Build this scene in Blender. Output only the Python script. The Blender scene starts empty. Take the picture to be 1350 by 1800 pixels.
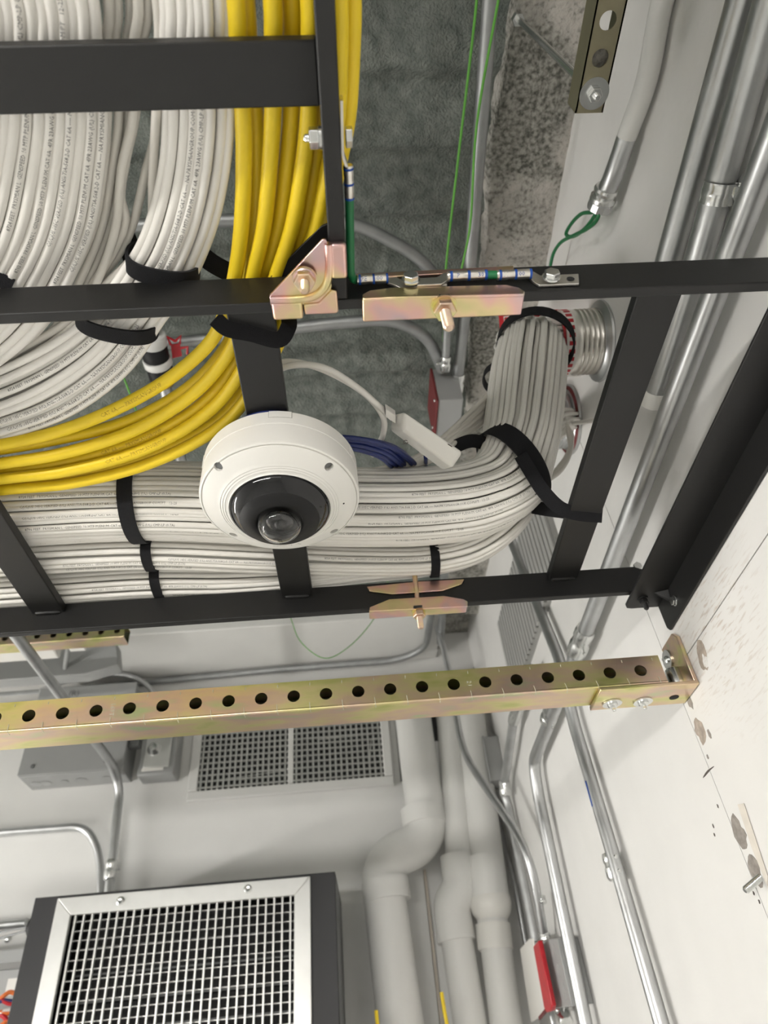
import bpy, math, random
from mathutils import Vector, Matrix, noise
random.seed(7)
R_ = math.radians
scene = bpy.context.scene
COL = scene.collection

# ------------------------------------------------------------------ camera
CZ = 2.30                                   # lens height above the floor
FPX = 1202.83                               # focal length in pixels of the 1350x1800 frame
ROT = (Matrix.Rotation(R_(-4.1785), 3, 'Z') @ Matrix.Rotation(R_(90 + 41.0146), 3, 'X')
       @ Matrix.Rotation(R_(-6.1505), 3, 'Z'))
cd = bpy.data.cameras.new('camera'); cam = bpy.data.objects.new('camera', cd); COL.objects.link(cam)
cam.matrix_world = Matrix.Translation((0, 0, CZ)) @ ROT.to_4x4()
cd.sensor_fit = 'VERTICAL'; cd.sensor_height = 36.0; cd.sensor_width = 27.0
cd.lens = FPX / 1800 * 36.0; cd.clip_start = 0.01
cd.dof.use_dof = True; cd.dof.focus_distance = 0.72; cd.dof.aperture_fstop = 7.0
scene.camera = cam
# ------------------------------------------------------------------ world, exposure
w = bpy.data.worlds.new('world'); scene.world = w; w.use_nodes = True
w.node_tree.nodes['Background'].inputs[0].default_value = (.8, .85, .9, 1)
w.node_tree.nodes['Background'].inputs[1].default_value = 0.05
vs = scene.view_settings
vs.view_transform = 'Standard'; vs.look = 'None'; vs.gamma = 1.0; vs.use_curve_mapping = False
vs.exposure = 0.28
LIGHTS = [  # centre (relative to the lens), axis, length, strength
    ((-1.05, -0.92, 0.20), (1, 0, 0), 1.25, 62.0),
    ((-2.15, 1.40, 0.02), (0, 1, 0), 1.25, 74.0),
    ((-0.30, -1.9, 0.20), (1, 0, 0), 1.25, 5.0),
]

# ------------------------------------------------------------------ unprojection helpers (z relative to the lens)
O = Vector((0, 0, CZ))
def ray(px, py): return ROT @ Vector(((px - 675) / FPX, -(py - 900) / FPX, -1.0))
def PZ(px, py, z): d = ray(px, py); return O + d * (z / d.z)
def PX(px, py, x): d = ray(px, py); return O + d * (x / d.x)
def PY(px, py, y): d = ray(px, py); return O + d * (y / d.y)
def V(x, y, z): return Vector((x, y, z + CZ))
XA, YA, ZA = Vector((1, 0, 0)), Vector((0, 1, 0)), Vector((0, 0, 1))

# ------------------------------------------------------------------ geometry helpers: each returns (verts, faces)
def join(*gs):
    v, f = [], []
    for g in gs:
        n = len(v); v += g[0]; f += [tuple(i + n for i in q) for q in g[1]]
    return v, f
def box(lo, hi):
    v = [Vector((x, y, z)) for z in (lo[2], hi[2]) for y in (lo[1], hi[1]) for x in (lo[0], hi[0])]
    return v, [(0, 2, 3, 1), (4, 5, 7, 6), (0, 1, 5, 4), (2, 6, 7, 3), (0, 4, 6, 2), (1, 3, 7, 5)]
def bx(x0, x1, y0, y1, z0, z1):
    return box((min(x0, x1), min(y0, y1), min(z0, z1) + CZ), (max(x0, x1), max(y0, y1), max(z0, z1) + CZ))
def obox(c, ax, ay, az):                    # half-axis vectors
    v = [c + ax * sx + ay * sy + az * sz for sz in (-1, 1) for sy in (-1, 1) for sx in (-1, 1)]
    return v, [(0, 2, 3, 1), (4, 5, 7, 6), (0, 1, 5, 4), (2, 6, 7, 3), (0, 4, 6, 2), (1, 3, 7, 5)]
def prism(poly, vec):
    n = len(poly); v = [Vector(p) for p in poly] + [Vector(p) + vec for p in poly]
    return v, [tuple(range(n - 1, -1, -1)), tuple(range(n, 2 * n))] + [(i, (i + 1) % n, n + (i + 1) % n, n + i) for i in range(n)]
def frames(pts, closed=False):
    n = len(pts); T = []
    for i in range(n):
        if closed: t = pts[(i + 1) % n] - pts[i - 1]
        else: t = pts[min(i + 1, n - 1)] - pts[max(i - 1, 0)]
        T.append(t.normalized() if t.length > 1e-9 else XA.copy())
    a = ZA if abs(T[0].z) < .9 else XA
    N = [(a - T[0] * a.dot(T[0])).normalized()]
    for i in range(1, n):
        q = N[-1] - T[i] * N[-1].dot(T[i]); N.append(q.normalized() if q.length > 1e-6 else N[-1])
    return T, N
def tube(pts, r, seg=8, closed=False):
    pts = [Vector(p) for p in pts]; n = len(pts); T, N = frames(pts, closed); v, f = [], []
    for i in range(n):
        b = T[i].cross(N[i]); rr = r[i] if isinstance(r, (list, tuple)) else r
        for k in range(seg):
            a = 2 * math.pi * k / seg; v.append(pts[i] + (N[i] * math.cos(a) + b * math.sin(a)) * rr)
    for i in range(n if closed else n - 1):
        j = (i + 1) % n
        for k in range(seg):
            k2 = (k + 1) % seg; f.append((i * seg + k, i * seg + k2, j * seg + k2, j * seg + k))
    if not closed: f += [tuple(range(seg - 1, -1, -1)), tuple((n - 1) * seg + k for k in range(seg))]
    return v, f
def spline(pts, n=8):                       # centripetal Catmull-Rom, n samples per span
    pts = [Vector(p) for p in pts]; P = [pts[0] * 2 - pts[1]] + pts + [pts[-1] * 2 - pts[-2]]; o = []
    for i in range(1, len(P) - 2):
        a, b, c, d = P[i - 1], P[i], P[i + 1], P[i + 2]
        t1 = max((b - a).length, 1e-6) ** .5; t2 = t1 + max((c - b).length, 1e-6) ** .5; t3 = t2 + max((d - c).length, 1e-6) ** .5
        for k in range(n):
            t = t1 + (t2 - t1) * k / n
            A1 = a * ((t1 - t) / t1) + b * (t / t1); A2 = b * ((t2 - t) / (t2 - t1)) + c * ((t - t1) / (t2 - t1)); A3 = c * ((t3 - t) / (t3 - t2)) + d * ((t - t2) / (t3 - t2))
            B1 = A1 * ((t2 - t) / t2) + A2 * (t / t2); B2 = A2 * ((t3 - t) / (t3 - t1)) + A3 * ((t - t1) / (t3 - t1))
            o.append(B1 * ((t2 - t) / (t2 - t1)) + B2 * ((t - t1) / (t2 - t1)))
    o.append(pts[-1]); return o
def bends(pts, rad, n=7):                   # polyline with rounded corners
    pts = [Vector(p) for p in pts]; o = [pts[0]]
    for i in range(1, len(pts) - 1):
        a, b, c = pts[i - 1], pts[i], pts[i + 1]
        d = min(rad, (a - b).length * .48, (c - b).length * .48)
        s, e = b + (a - b).normalized() * d, b + (c - b).normalized() * d
        o += [s * (1 - t) ** 2 + b * 2 * t * (1 - t) + e * t * t for t in [k / n for k in range(n + 1)]]
    o.append(pts[-1]); return o
def axes(ax):
    ax = Vector(ax).normalized(); a = ZA if abs(ax.z) < .9 else XA
    u = (a - ax * a.dot(ax)).normalized(); return ax, u, ax.cross(u)
def lathe(prof, o, ax, seg=24, cap0=True, cap1=True):
    ax, u, b = axes(ax); v, f = [], []; n = len(prof)
    for r, h in prof:
        for k in range(seg):
            a = 2 * math.pi * k / seg; v.append(o + ax * h + (u * math.cos(a) + b * math.sin(a)) * max(r, 1e-5))
    for i in range(n - 1):
        for k in range(seg):
            k2 = (k + 1) % seg; f.append((i * seg + k, i * seg + k2, (i + 1) * seg + k2, (i + 1) * seg + k))
    if cap0: f.append(tuple(range(seg - 1, -1, -1)))
    if cap1: f.append(tuple((n - 1) * seg + k for k in range(seg)))
    return v, f
def cyl(a, b, r, seg=16): return tube([a, b], r, seg)
def rod(a, b, r, pitch=.0016, seg=12):      # threaded rod
    a, b = Vector(a), Vector(b); L = (b - a).length; n = max(3, min(60, int(L / pitch))); pr = []
    for i in range(n): pr += [(r * .86, L * i / n), (r, L * (i + .5) / n)]
    pr += [(r * .86, L), (r * .6, L + r * .3)]
    return lathe(pr, a, b - a, seg)
def hexnut(c, ax, r, h, hole=0):
    ax, u, b = axes(ax); v = []
    for hh, s in ((0, .93), (h * .12, 1), (h * .88, 1), (h, .93)):
        v += [c + ax * hh + (u * math.cos(R_(60 * k)) + b * math.sin(R_(60 * k))) * r * s for k in range(6)]
    f = [tuple(range(5, -1, -1)), tuple(range(18, 24))]
    for i in range(3): f += [(i * 6 + k, i * 6 + (k + 1) % 6, i * 6 + 6 + (k + 1) % 6, i * 6 + 6 + k) for k in range(6)]
    return v, f
def washer(c, ax, r0, r1, h, seg=24): return lathe([(r0, 0), (r1, 0), (r1, h), (r0, h), (r0, 0)], c, ax, seg, False, False)
def ribbon(pts, nrm, w, t=.0018):           # strap: width across, thickness along nrm
    pts = [Vector(p) for p in pts]; T, _ = frames(pts); v, f = [], []; n = len(pts)
    for i in range(n):
        nn = nrm[i] if isinstance(nrm, list) else nrm
        nn = (nn - T[i] * nn.dot(T[i])).normalized(); s = T[i].cross(nn); ww = w[i] if isinstance(w, list) else w
        v += [pts[i] + s * ww / 2 + nn * t, pts[i] - s * ww / 2 + nn * t, pts[i] - s * ww / 2 - nn * t, pts[i] + s * ww / 2 - nn * t]
    for i in range(n - 1):
        for k in range(4): f.append((i * 4 + k, i * 4 + (k + 1) % 4, i * 4 + 4 + (k + 1) % 4, i * 4 + 4 + k))
    f += [(3, 2, 1, 0), tuple((n - 1) * 4 + k for k in range(4))]
    return v, f
def blob(c, u, v_, nrm, ru, rv, t, n=18, seed=0, rough=.22):   # irregular flat patch with a little thickness
    p = []
    for k in range(n):
        a = 2 * math.pi * k / n; q = 1 + rough * noise.noise(Vector((math.cos(a) * 1.7 + seed * 3.1, math.sin(a) * 1.7, seed)))* 2
        p.append(c + u * math.cos(a) * ru * q + v_ * math.sin(a) * rv * q)
    return prism(p, nrm * t)

# ------------------------------------------------------------------ scene objects
def mesh(name, g, mat, parent=None, label=None, cat=None, group=None, kind=None, smooth=True, bevel=0, ang=40, seg=2):
    vs_, fs = g; vs_ = [Vector(p) for p in vs_]
    if parent is not None: org = parent['_o']; org = Vector(org)
    else:
        xs = [p.x for p in vs_]; ys = [p.y for p in vs_]; zs = [p.z for p in vs_]
        org = Vector(((min(xs) + max(xs)) / 2, (min(ys) + max(ys)) / 2, min(zs)))
    me = bpy.data.meshes.new(name); me.from_pydata([tuple(p - org) for p in vs_], [], fs); me.validate(); me.update()
    import bmesh
    bm = bmesh.new(); bm.from_mesh(me); bmesh.ops.recalc_face_normals(bm, faces=bm.faces); bm.to_mesh(me); bm.free()
    if smooth: me.shade_smooth(); me.set_sharp_from_angle(angle=R_(ang))
    me.materials.append(M[mat])
    o = bpy.data.objects.new(name, me); COL.objects.link(o)
    if parent is not None: o.parent = parent
    else: o.location = org
    o['_o'] = tuple(org)
    if bevel:
        m = o.modifiers.new('bevel', 'BEVEL'); m.width = bevel; m.segments = seg; m.limit_method = 'ANGLE'; m.angle_limit = R_(40)
    if label: o['label'] = label
    if cat: o['category'] = cat
    if group: o['group'] = group
    if kind: o['kind'] = kind
    return o
def thing(name, loc, label, cat, group=None, kind=None):
    o = bpy.data.objects.new(name, None); COL.objects.link(o); o.location = loc; o['_o'] = tuple(loc); o.empty_display_size = .02
    if label: o['label'] = label
    if cat: o['category'] = cat
    if group: o['group'] = group
    if kind: o['kind'] = kind
    return o

# ------------------------------------------------------------------ materials
M = {}
def mat(name, col, rough=.5, metal=0., vary=.0, scale=30., bump=0., bscale=200., col2=None, spec=None, detail=4., rvary=0.):
    m = bpy.data.materials.new(name); m.use_nodes = True; nt = m.node_tree; b = nt.nodes['Principled BSDF']
    b.inputs['Roughness'].default_value = rough; b.inputs['Metallic'].default_value = metal
    if spec is not None: b.inputs['Specular IOR Level'].default_value = spec
    c1 = (*col, 1)
    if vary or col2:
        tc = nt.nodes.new('ShaderNodeTexCoord'); nz = nt.nodes.new('ShaderNodeTexNoise'); nz.inputs['Scale'].default_value = scale; nz.inputs['Detail'].default_value = detail
        nt.links.new(tc.outputs['Object'], nz.inputs['Vector']); rp = nt.nodes.new('ShaderNodeValToRGB')
        rp.color_ramp.elements[0].position = .3; rp.color_ramp.elements[1].position = .7
        rp.color_ramp.elements[0].color = tuple(x * (1 - vary) for x in col) + (1,) if col2 is None else (*col2, 1)
        rp.color_ramp.elements[1].color = c1
        nt.links.new(nz.outputs['Fac'], rp.inputs['Fac']); nt.links.new(rp.outputs['Color'], b.inputs['Base Color'])
        if rvary:
            mr = nt.nodes.new('ShaderNodeMapRange'); mr.inputs[3].default_value = rough - rvary; mr.inputs[4].default_value = rough + rvary
            nt.links.new(nz.outputs['Fac'], mr.inputs[0]); nt.links.new(mr.outputs[0], b.inputs['Roughness'])
    else: b.inputs['Base Color'].default_value = c1
    if bump:
        tc2 = nt.nodes.new('ShaderNodeTexCoord'); n2 = nt.nodes.new('ShaderNodeTexNoise'); n2.inputs['Scale'].default_value = bscale; n2.inputs['Detail'].default_value = 5
        bp = nt.nodes.new('ShaderNodeBump'); bp.inputs['Strength'].default_value = bump; bp.inputs['Distance'].default_value = .006
        nt.links.new(tc2.outputs['Object'], n2.inputs['Vector']); nt.links.new(n2.outputs['Fac'], bp.inputs['Height']); nt.links.new(bp.outputs['Normal'], b.inputs['Normal'])
    M[name] = m; return m
def ramp(m, stops, scale, detail=3., coord='Object', stretch=(1, 1, 1)):   # many-coloured procedural base colour
    nt = M[m].node_tree; b = nt.nodes['Principled BSDF']
    tc = nt.nodes.new('ShaderNodeTexCoord'); mp = nt.nodes.new('ShaderNodeMapping'); mp.inputs['Scale'].default_value = stretch
    nz = nt.nodes.new('ShaderNodeTexNoise'); nz.inputs['Scale'].default_value = scale; nz.inputs['Detail'].default_value = detail
    rp = nt.nodes.new('ShaderNodeValToRGB'); e = rp.color_ramp.elements
    while len(e) < len(stops): e.new(.5)
    for k, (p, c) in enumerate(stops): e[k].position = p; e[k].color = (*c, 1)
    nt.links.new(tc.outputs[coord], mp.inputs['Vector']); nt.links.new(mp.outputs[0], nz.inputs['Vector'])
    nt.links.new(nz.outputs['Fac'], rp.inputs['Fac']); nt.links.new(rp.outputs['Color'], b.inputs['Base Color'])
mat('wall_paint', (.80, .795, .775), .55, vary=.05, scale=6, bump=.06, bscale=90)
mat('board_paint', (.80, .79, .77), .5, vary=.05, scale=9, bump=.08, bscale=60)
mat('floor_tile', (.72, .72, .70), .5, vary=.1, scale=3)
mat('fireproofing', (.225, .243, .22), .95, vary=.45, scale=45, bump=1.0, bscale=230, col2=(.12, .138, .124), detail=8)
mat('concrete', (.40, .385, .36), .9, bump=.8, bscale=110, col2=(.16, .155, .14), scale=38, detail=9)
#ramp('concrete', [(.29, (.09, .09, .08)), (.37, (.27, .265, .24)), (.50, (.40, .39, .365)), (.70, (.52, .505, .475))], 110, 6)
mat('black_metal', (.0070, .0068, .0068), .47, vary=.15, scale=120, bump=.05, bscale=900)
mat('black_strap', (.006, .006, .008), .95, bump=.4, bscale=1500)
mat('white_cable', (.85, .825, .775), .42, vary=.06, scale=14)
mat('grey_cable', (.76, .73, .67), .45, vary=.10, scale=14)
mat('yellow_cable', (.90, .655, .018), .45, vary=.10, scale=20)
mat('blue_cable', (.010, .022, .13), .35, vary=.1, scale=20)
mat('green_wire', (.012, .16, .055), .4)
mat('lime_wire', (.13, .42, .06), .5)
mat('print_ink', (.11, .105, .10), .6)
mat('yellow_ink', (.52, .33, .01), .6)
mat('gold_zinc', (.72, .58, .36), .30, 1.0)
ramp('gold_zinc', [(.30, (.62, .60, .28)), (.43, (.78, .62, .36)), (.53, (.80, .50, .44)), (.64, (.66, .48, .50)), (.78, (.60, .64, .36))], 22, 2)
mat('olive_zinc', (.60, .56, .36), .34, 1.0)
ramp('olive_zinc', [(.30, (.55, .57, .20)), (.42, (.72, .66, .32)), (.52, (.74, .58, .38)), (.60, (.70, .52, .42)), (.72, (.52, .60, .34))], 11, 3, stretch=(1, 3, 3))
mat('shaded_zinc', (.10, .11, .07), .6, .3)  # shadow inside the strut channel, put into the colour of its back plate
mat('dull_olive', (.40, .365, .25), .48, .8, vary=.12, scale=18)
mat('zinc_mark', (.62, .60, .48), .6, .4)
mat('bright_zinc', (.80, .81, .80), .25, 1.0, vary=.12, scale=90)
mat('emt', (.60, .61, .615), .38, 1.0, vary=.16, scale=25, rvary=.08)
mat('emt_dull', (.40, .41, .41), .5, .85, vary=.2, scale=25)
mat('tin', (.80, .77, .72), .3, 1.0, vary=.1, scale=60)
mat('pipe_paint', (.74, .735, .71), .5, vary=.04, scale=10)
mat('white_plastic', (.76, .745, .705), .40)
mat('offwhite_plastic', (.78, .76, .72), .45)
mat('seam_grey', (.42, .41, .38), .6)
mat('gloss_black', (.006, .006, .007), .06)
mat('satin_black', (.007, .007, .0075), .55, spec=.3)
mat('unit_black', (.030, .030, .032), .5)
mat('dark_hole', (.02, .02, .02), .9)
mat('red_plastic', (.52, .012, .022), .4, vary=.2, scale=60)
mat('red_paint', (.17, .025, .026), .6, vary=.2, scale=30)
mat('grey_enamel', (.36, .365, .36), .45, vary=.06, scale=12)
mat('grey_dark', (.17, .175, .175), .5, vary=.1, scale=12)
mat('aluminium', (.74, .74, .72), .42, .75, vary=.05, scale=30)
mat('ribbed_grey', (.40, .40, .385), .55, .2, vary=.06, scale=12)
mat('blue_mark', (.012, .07, .34), .4)
mat('plaster_brown', (.50, .425, .36), .85, vary=.35, scale=140)
mat('hole_grey', (.36, .325, .295), .9, vary=.35, scale=160)
mat('crack', (.10, .085, .075), .9)
mat('orange_wire', (.75, .17, .03), .45)
mat('brass', (.55, .36, .12), .35, 1.0)
mat('putty', (.74, .69, .62), .8, vary=.12, scale=60)
mat('tan_trim', (.62, .56, .48), .7, vary=.08, scale=20)
gm = mat('dome_glass', (1, 1, 1), .0); gb = gm.node_tree.nodes['Principled BSDF']; gb.inputs['Transmission Weight'].default_value = 1.0; gb.inputs['IOR'].default_value = 1.35
def lamp_mat(name, s):
    m = bpy.data.materials.new(name); m.use_nodes = True; b = m.node_tree.nodes['Principled BSDF']
    b.inputs['Base Color'].default_value = (.9, .9, .88, 1); b.inputs['Emission Color'].default_value = (1, .975, .935, 1); b.inputs['Emission Strength'].default_value = s; M[name] = m
# concrete: smooth pale smears over dark pitted aggregate
nt = M['concrete'].node_tree; cb = nt.nodes['Principled BSDF']; L = nt.links.new
tc = nt.nodes.new('ShaderNodeTexCoord'); n1_ = nt.nodes.new('ShaderNodeTexNoise'); n1_.inputs['Scale'].default_value = 6; n1_.inputs['Detail'].default_value = 5; n1_.inputs['Distortion'].default_value = .6
n2_ = nt.nodes.new('ShaderNodeTexNoise'); n2_.inputs['Scale'].default_value = 130; n2_.inputs['Detail'].default_value = 7
r1 = nt.nodes.new('ShaderNodeValToRGB'); r1.color_ramp.elements[0].position = .47; r1.color_ramp.elements[1].position = .58
r2 = nt.nodes.new('ShaderNodeValToRGB'); r2.color_ramp.elements[0].position = .36; r2.color_ramp.elements[1].position = .62; r2.color_ramp.elements[0].color = (.10, .10, .085, 1); r2.color_ramp.elements[1].color = (.36, .35, .315, 1)
r3 = nt.nodes.new('ShaderNodeValToRGB'); r3.color_ramp.elements[0].position = .30; r3.color_ramp.elements[1].position = .45; r3.color_ramp.elements[0].color = (.24, .23, .20, 1); r3.color_ramp.elements[1].color = (.50, .475, .435, 1)
mx_ = nt.nodes.new('ShaderNodeMixRGB')
for q in (n1_, n2_): L(tc.outputs['Object'], q.inputs['Vector'])
L(n1_.outputs['Fac'], r1.inputs['Fac']); L(n2_.outputs['Fac'], r2.inputs['Fac']); L(n2_.outputs['Fac'], r3.inputs['Fac'])
L(r1.outputs['Color'], mx_.inputs[0]); L(r2.outputs['Color'], mx_.inputs[1]); L(r3.outputs['Color'], mx_.inputs[2]); L(mx_.outputs[0], cb.inputs['Base Color'])
# scuffed painted plywood by the rack: brown grain showing through, in a zone of its own
nt = M['board_paint'].node_tree; bb = nt.nodes['Principled BSDF']; src = bb.inputs['Base Color'].links[0].from_socket
geo = nt.nodes.new('ShaderNodeNewGeometry'); mp = nt.nodes.new('ShaderNodeMapping'); mp.inputs['Scale'].default_value = (1, 9, 55)
mp.inputs['Rotation'].default_value = (R_(24), 0, 0)
nz = nt.nodes.new('ShaderNodeTexNoise'); nz.inputs['Scale'].default_value = 5; nz.inputs['Detail'].default_value = 6
rp = nt.nodes.new('ShaderNodeValToRGB'); rp.color_ramp.elements[0].position = .54; rp.color_ramp.elements[1].position = .66
vm = nt.nodes.new('ShaderNodeVectorMath'); vm.operation = 'DISTANCE'; vm.inputs[1].default_value = (.43, .70, CZ + .405)
mr = nt.nodes.new('ShaderNodeMapRange'); mr.inputs[1].default_value = .02; mr.inputs[2].default_value = .15; mr.inputs[3].default_value = .55; mr.inputs[4].default_value = 0
mu = nt.nodes.new('ShaderNodeMath'); mu.operation = 'MULTIPLY'; mx = nt.nodes.new('ShaderNodeMixRGB'); mx.inputs[2].default_value = (.46, .37, .29, 1)
L = nt.links.new
L(geo.outputs['Position'], mp.inputs['Vector']); L(mp.outputs[0], nz.inputs['Vector']); L(nz.outputs['Fac'], rp.inputs['Fac'])
L(geo.outputs['Position'], vm.inputs[0]); L(vm.outputs['Value'], mr.inputs[0]); L(rp.outputs['Color'], mu.inputs[0]); L(mr.outputs[0], mu.inputs[1])
L(mu.outputs[0], mx.inputs[0]); L(src, mx.inputs[1]); L(mx.outputs[0], bb.inputs['Base Color'])

# ------------------------------------------------------------------ lettering
_tc = {}
def text_geo(s, h):
    if s not in _tc:
        c = bpy.data.curves.new('lettering', 'FONT'); c.body = s; c.size = 1; c.resolution_u = 1
        o = bpy.data.objects.new('lettering', c); COL.objects.link(o); dg = bpy.context.evaluated_depsgraph_get()
        me = o.evaluated_get(dg).to_mesh(); _tc[s] = ([v.co.copy() for v in me.vertices], [tuple(p.vertices) for p in me.polygons])
        o.evaluated_get(dg).to_mesh_clear(); bpy.data.objects.remove(o); bpy.data.curves.remove(c)
    v, f = _tc[s]; k = h / .72
    return [p * k for p in v], f
def flat_text(s, h, o, xd, yd, centre=True):
    v, f = text_geo(s, h); w_ = max(p.x for p in v) if centre else 0
    return [o + xd * (p.x - w_ / 2) + yd * (p.y - (h / 2 if centre else 0)) for p in v], f
def tube_text(s, h, path, s0, sgn, r, off=0., squeeze=1.0):
    v, f = text_geo(s, h); cum = [0.]
    for i in range(1, len(path)): cum.append(cum[-1] + (path[i] - path[i - 1]).length)
    out = []; T, _ = frames(path)
    for p in v:
        q = s0 + sgn * p.x * squeeze; q = min(max(q, 0), cum[-1] - 1e-6)
        lo = 0; hi = len(cum) - 1
        while hi - lo > 1:
            m_ = (lo + hi) // 2
            if cum[m_] <= q: lo = m_
            else: hi = m_
        t = (q - cum[lo]) / max(cum[hi] - cum[lo], 1e-9); c = path[lo].lerp(path[hi], t); tt = T[lo].lerp(T[hi], t).normalized()
        n = (O - c); n = (n - tt * n.dot(tt)).normalized(); b = n.cross(tt * sgn)
        th = (p.y - h * .5) / r + off; out.append(c + (n * math.cos(th) + b * math.sin(th)) * r * 1.02)
    return out, f

# ================================================================== SETTING
XW, YB, ZCEIL = .43, 2.25, 1.275
XL, YF, ZF = -3.2, -3.0, -CZ
mesh('floor', bx(XL - .1, XW + .1, YF - .1, YB + .1, ZF - .1, ZF), 'floor_tile', label='grey tiled floor of the equipment room', kind='structure')
mesh('wall_back', bx(XL - .1, XW + .1, YB, YB + .1, ZF, 1.5), 'wall_paint', label='white painted back wall behind the rack', kind='structure')
mesh('wall_left', bx(XL - .1, XL, YF, YB, ZF, 1.5), 'wall_paint', label='white painted left wall', kind='structure')
mesh('wall_front', bx(XL - .1, XW + .1, YF - .1, YF, ZF, 1.5), 'wall_paint', label='white painted wall behind the viewer', kind='structure')
wr = mesh('wall_right', bx(XW + .012, XW + .12, YF, YB, ZF, 1.5), 'wall_paint', label='white painted right wall carrying the conduits', kind='structure')
SY = PX(1203, 1241, XW).y; SZ = PX(1205, 1155, XW).z - CZ
g = .0008
mesh('wall_panel', bx(XW, XW + .013, SY + g, YB, ZF, 1.5), 'board_paint', wr, smooth=False)
mesh('wall_panel', bx(XW, XW + .013, YF, SY - g, SZ + g, 1.5), 'board_paint', wr, smooth=False)
mesh('wall_panel', bx(XW, XW + .013, YF, SY - g, ZF, SZ - g), 'board_paint', wr, smooth=False)
def patch(px, py, ru, rv, m, seed, nm, tilt=0, t=.0006):
    c = PX(px, py, XW); u = YA * math.cos(tilt) + ZA * math.sin(tilt); v_ = ZA * math.cos(tilt) - YA * math.sin(tilt)
    mesh(nm, blob(c + XA * .0002, u, v_, -XA, ru, rv, t, seed=seed), m, wr, smooth=False)
patch(1235, 1152, .012, .017, 'plaster_brown', 1, 'plaster_patch', .3); patch(1240, 1162, .006, .008, 'board_paint', 2, 'plaster_patch', .3, .0009)
patch(1231, 1285, .012, .016, 'plaster_brown', 3, 'plaster_patch'); patch(1212, 1232, .006, .012, 'hole_grey', 4, 'plaster_patch', -.2)
patch(1247, 1290, .003, .006, 'hole_grey', 5, 'plaster_patch'); patch(1244, 1330, .002, .003, 'hole_grey', 6, 'plaster_patch')
patch(1300, 1464, .013, .0165, 'hole_grey', 7, 'bore_hole'); patch(1327, 1530, .012, .015, 'hole_grey', 8, 'bore_hole')
for k, (px, py) in enumerate([(1262, 1417), (1254, 1452), (1256, 1467), (1325, 1570), (1335, 1585), (1165, 1160)]): patch(px, py, .0016, .0022, 'crack', 20 + k, 'chip')
c0, c1 = PX(1236, 1367, XW - .0006), PX(1255, 1347, XW - .0006)
mesh('crack', tube(spline([c0, c0.lerp(c1, .5) + ZA * .0012, c1], 4), [.0004, .0009, .0012, .0014, .0014, .001, .0008, .0006, .0003], 5), 'crack', wr)
cc = [PX(x, y, XW - .0007) for x, y in ((1297, 1414), (1308, 1412), (1350, 1540), (1350, 1560), (1322, 1490))]
mesh('putty_smear', prism(cc, -XA * .0005), 'putty', wr, smooth=False)
# ---- ceiling deck with sprayed fireproofing
def ticks(lo, hi, a, b, fine, coarse):
    o = []; x = lo
    while x < hi: o.append(x); x += fine if a <= x <= b else coarse
    return o + [hi]
xs, ys = ticks(XL, .330, -1.0, .32, .008, .2), ticks(YF, 1.96, .0, 2.0, .0075, .2)
vv, ff = [], []
for j, y in enumerate(ys):
    for i, x in enumerate(xs):
        wob = .018 * noise.noise(Vector((x * 3, y * 2, 5))); ph = ((y + wob + .01) / .122) % 1.0
        rib = 1 / (1 + math.exp(-(ph - .12) * 45)) - 1 / (1 + math.exp(-(ph - .62) * 16)) + (0 if ph < .9 else 1 / (1 + math.exp(-(ph - 1.12) * 45)))
        n1 = noise.fractal(Vector((x * 13, y * 13, 1)), 1., 2., 4); n2 = noise.noise(Vector((x * 75, y * 75, 2)))
        vv.append(V(x, y, ZCEIL + .018 * rib + .009 * n1 + .004 * n2))
nx = len(xs)
for j in range(len(ys) - 1):
    for i in range(nx - 1): a = j * nx + i; ff.append((a, a + 1, a + nx + 1, a + nx))
ce = mesh('ceiling', (vv, ff), 'fireproofing', label='ribbed ceiling deck under grey-green sprayed fireproofing', kind='structure', ang=180)
mesh('deck_backing', bx(XL, XW + .1, YF, YB, ZCEIL + .06, ZCEIL + .1), 'concrete', ce)
xs, ys = ticks(.295, XW + .012, 0, 1, .009, .01), ticks(YF, 1.99, .0, 2.0, .012, .2)
vv, ff = [], []; nx = len(xs)
for y in ys:
    edge = .008 * noise.noise(Vector((y * 9, 3, 1))) + .022 * noise.noise(Vector((y * 3, 7, 1)))
    for i, x in enumerate(xs):
        n1 = noise.fractal(Vector((x * 30, y * 30, 1)), 1., 2., 5); n2 = noise.fractal(Vector((x * 6, y * 6, 9)), 1., 2., 2)
        zz = ZCEIL - .022 + .005 * n1 + .009 * n2 + (0.06 if i == 0 else 0)
        vv.append(V(x + (edge if i < 2 else edge * max(0, 1 - (i - 1) / 6)), y, zz))
for j in range(len(ys) - 1):
    for i in range(nx - 1): a = j * nx + i; ff.append((a, a + 1, a + nx + 1, a + nx))
mesh('ceiling', (vv, ff), 'concrete', label='rough bare concrete strip between the fireproofing and right wall', kind='structure', ang=180)
mesh('trim_1', bx(XL, .30, 1.955, YB, 1.235, 1.32), 'pipe_paint', label='smooth grey painted soffit along the back wall', kind='structure', bevel=.004)
mesh('trim_2', bx(XL, .42, YB - .028, YB, 1.125, 1.165), 'wall_paint', label='white ledge strip at the top of the back wall', kind='structure', bevel=.004)

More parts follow.
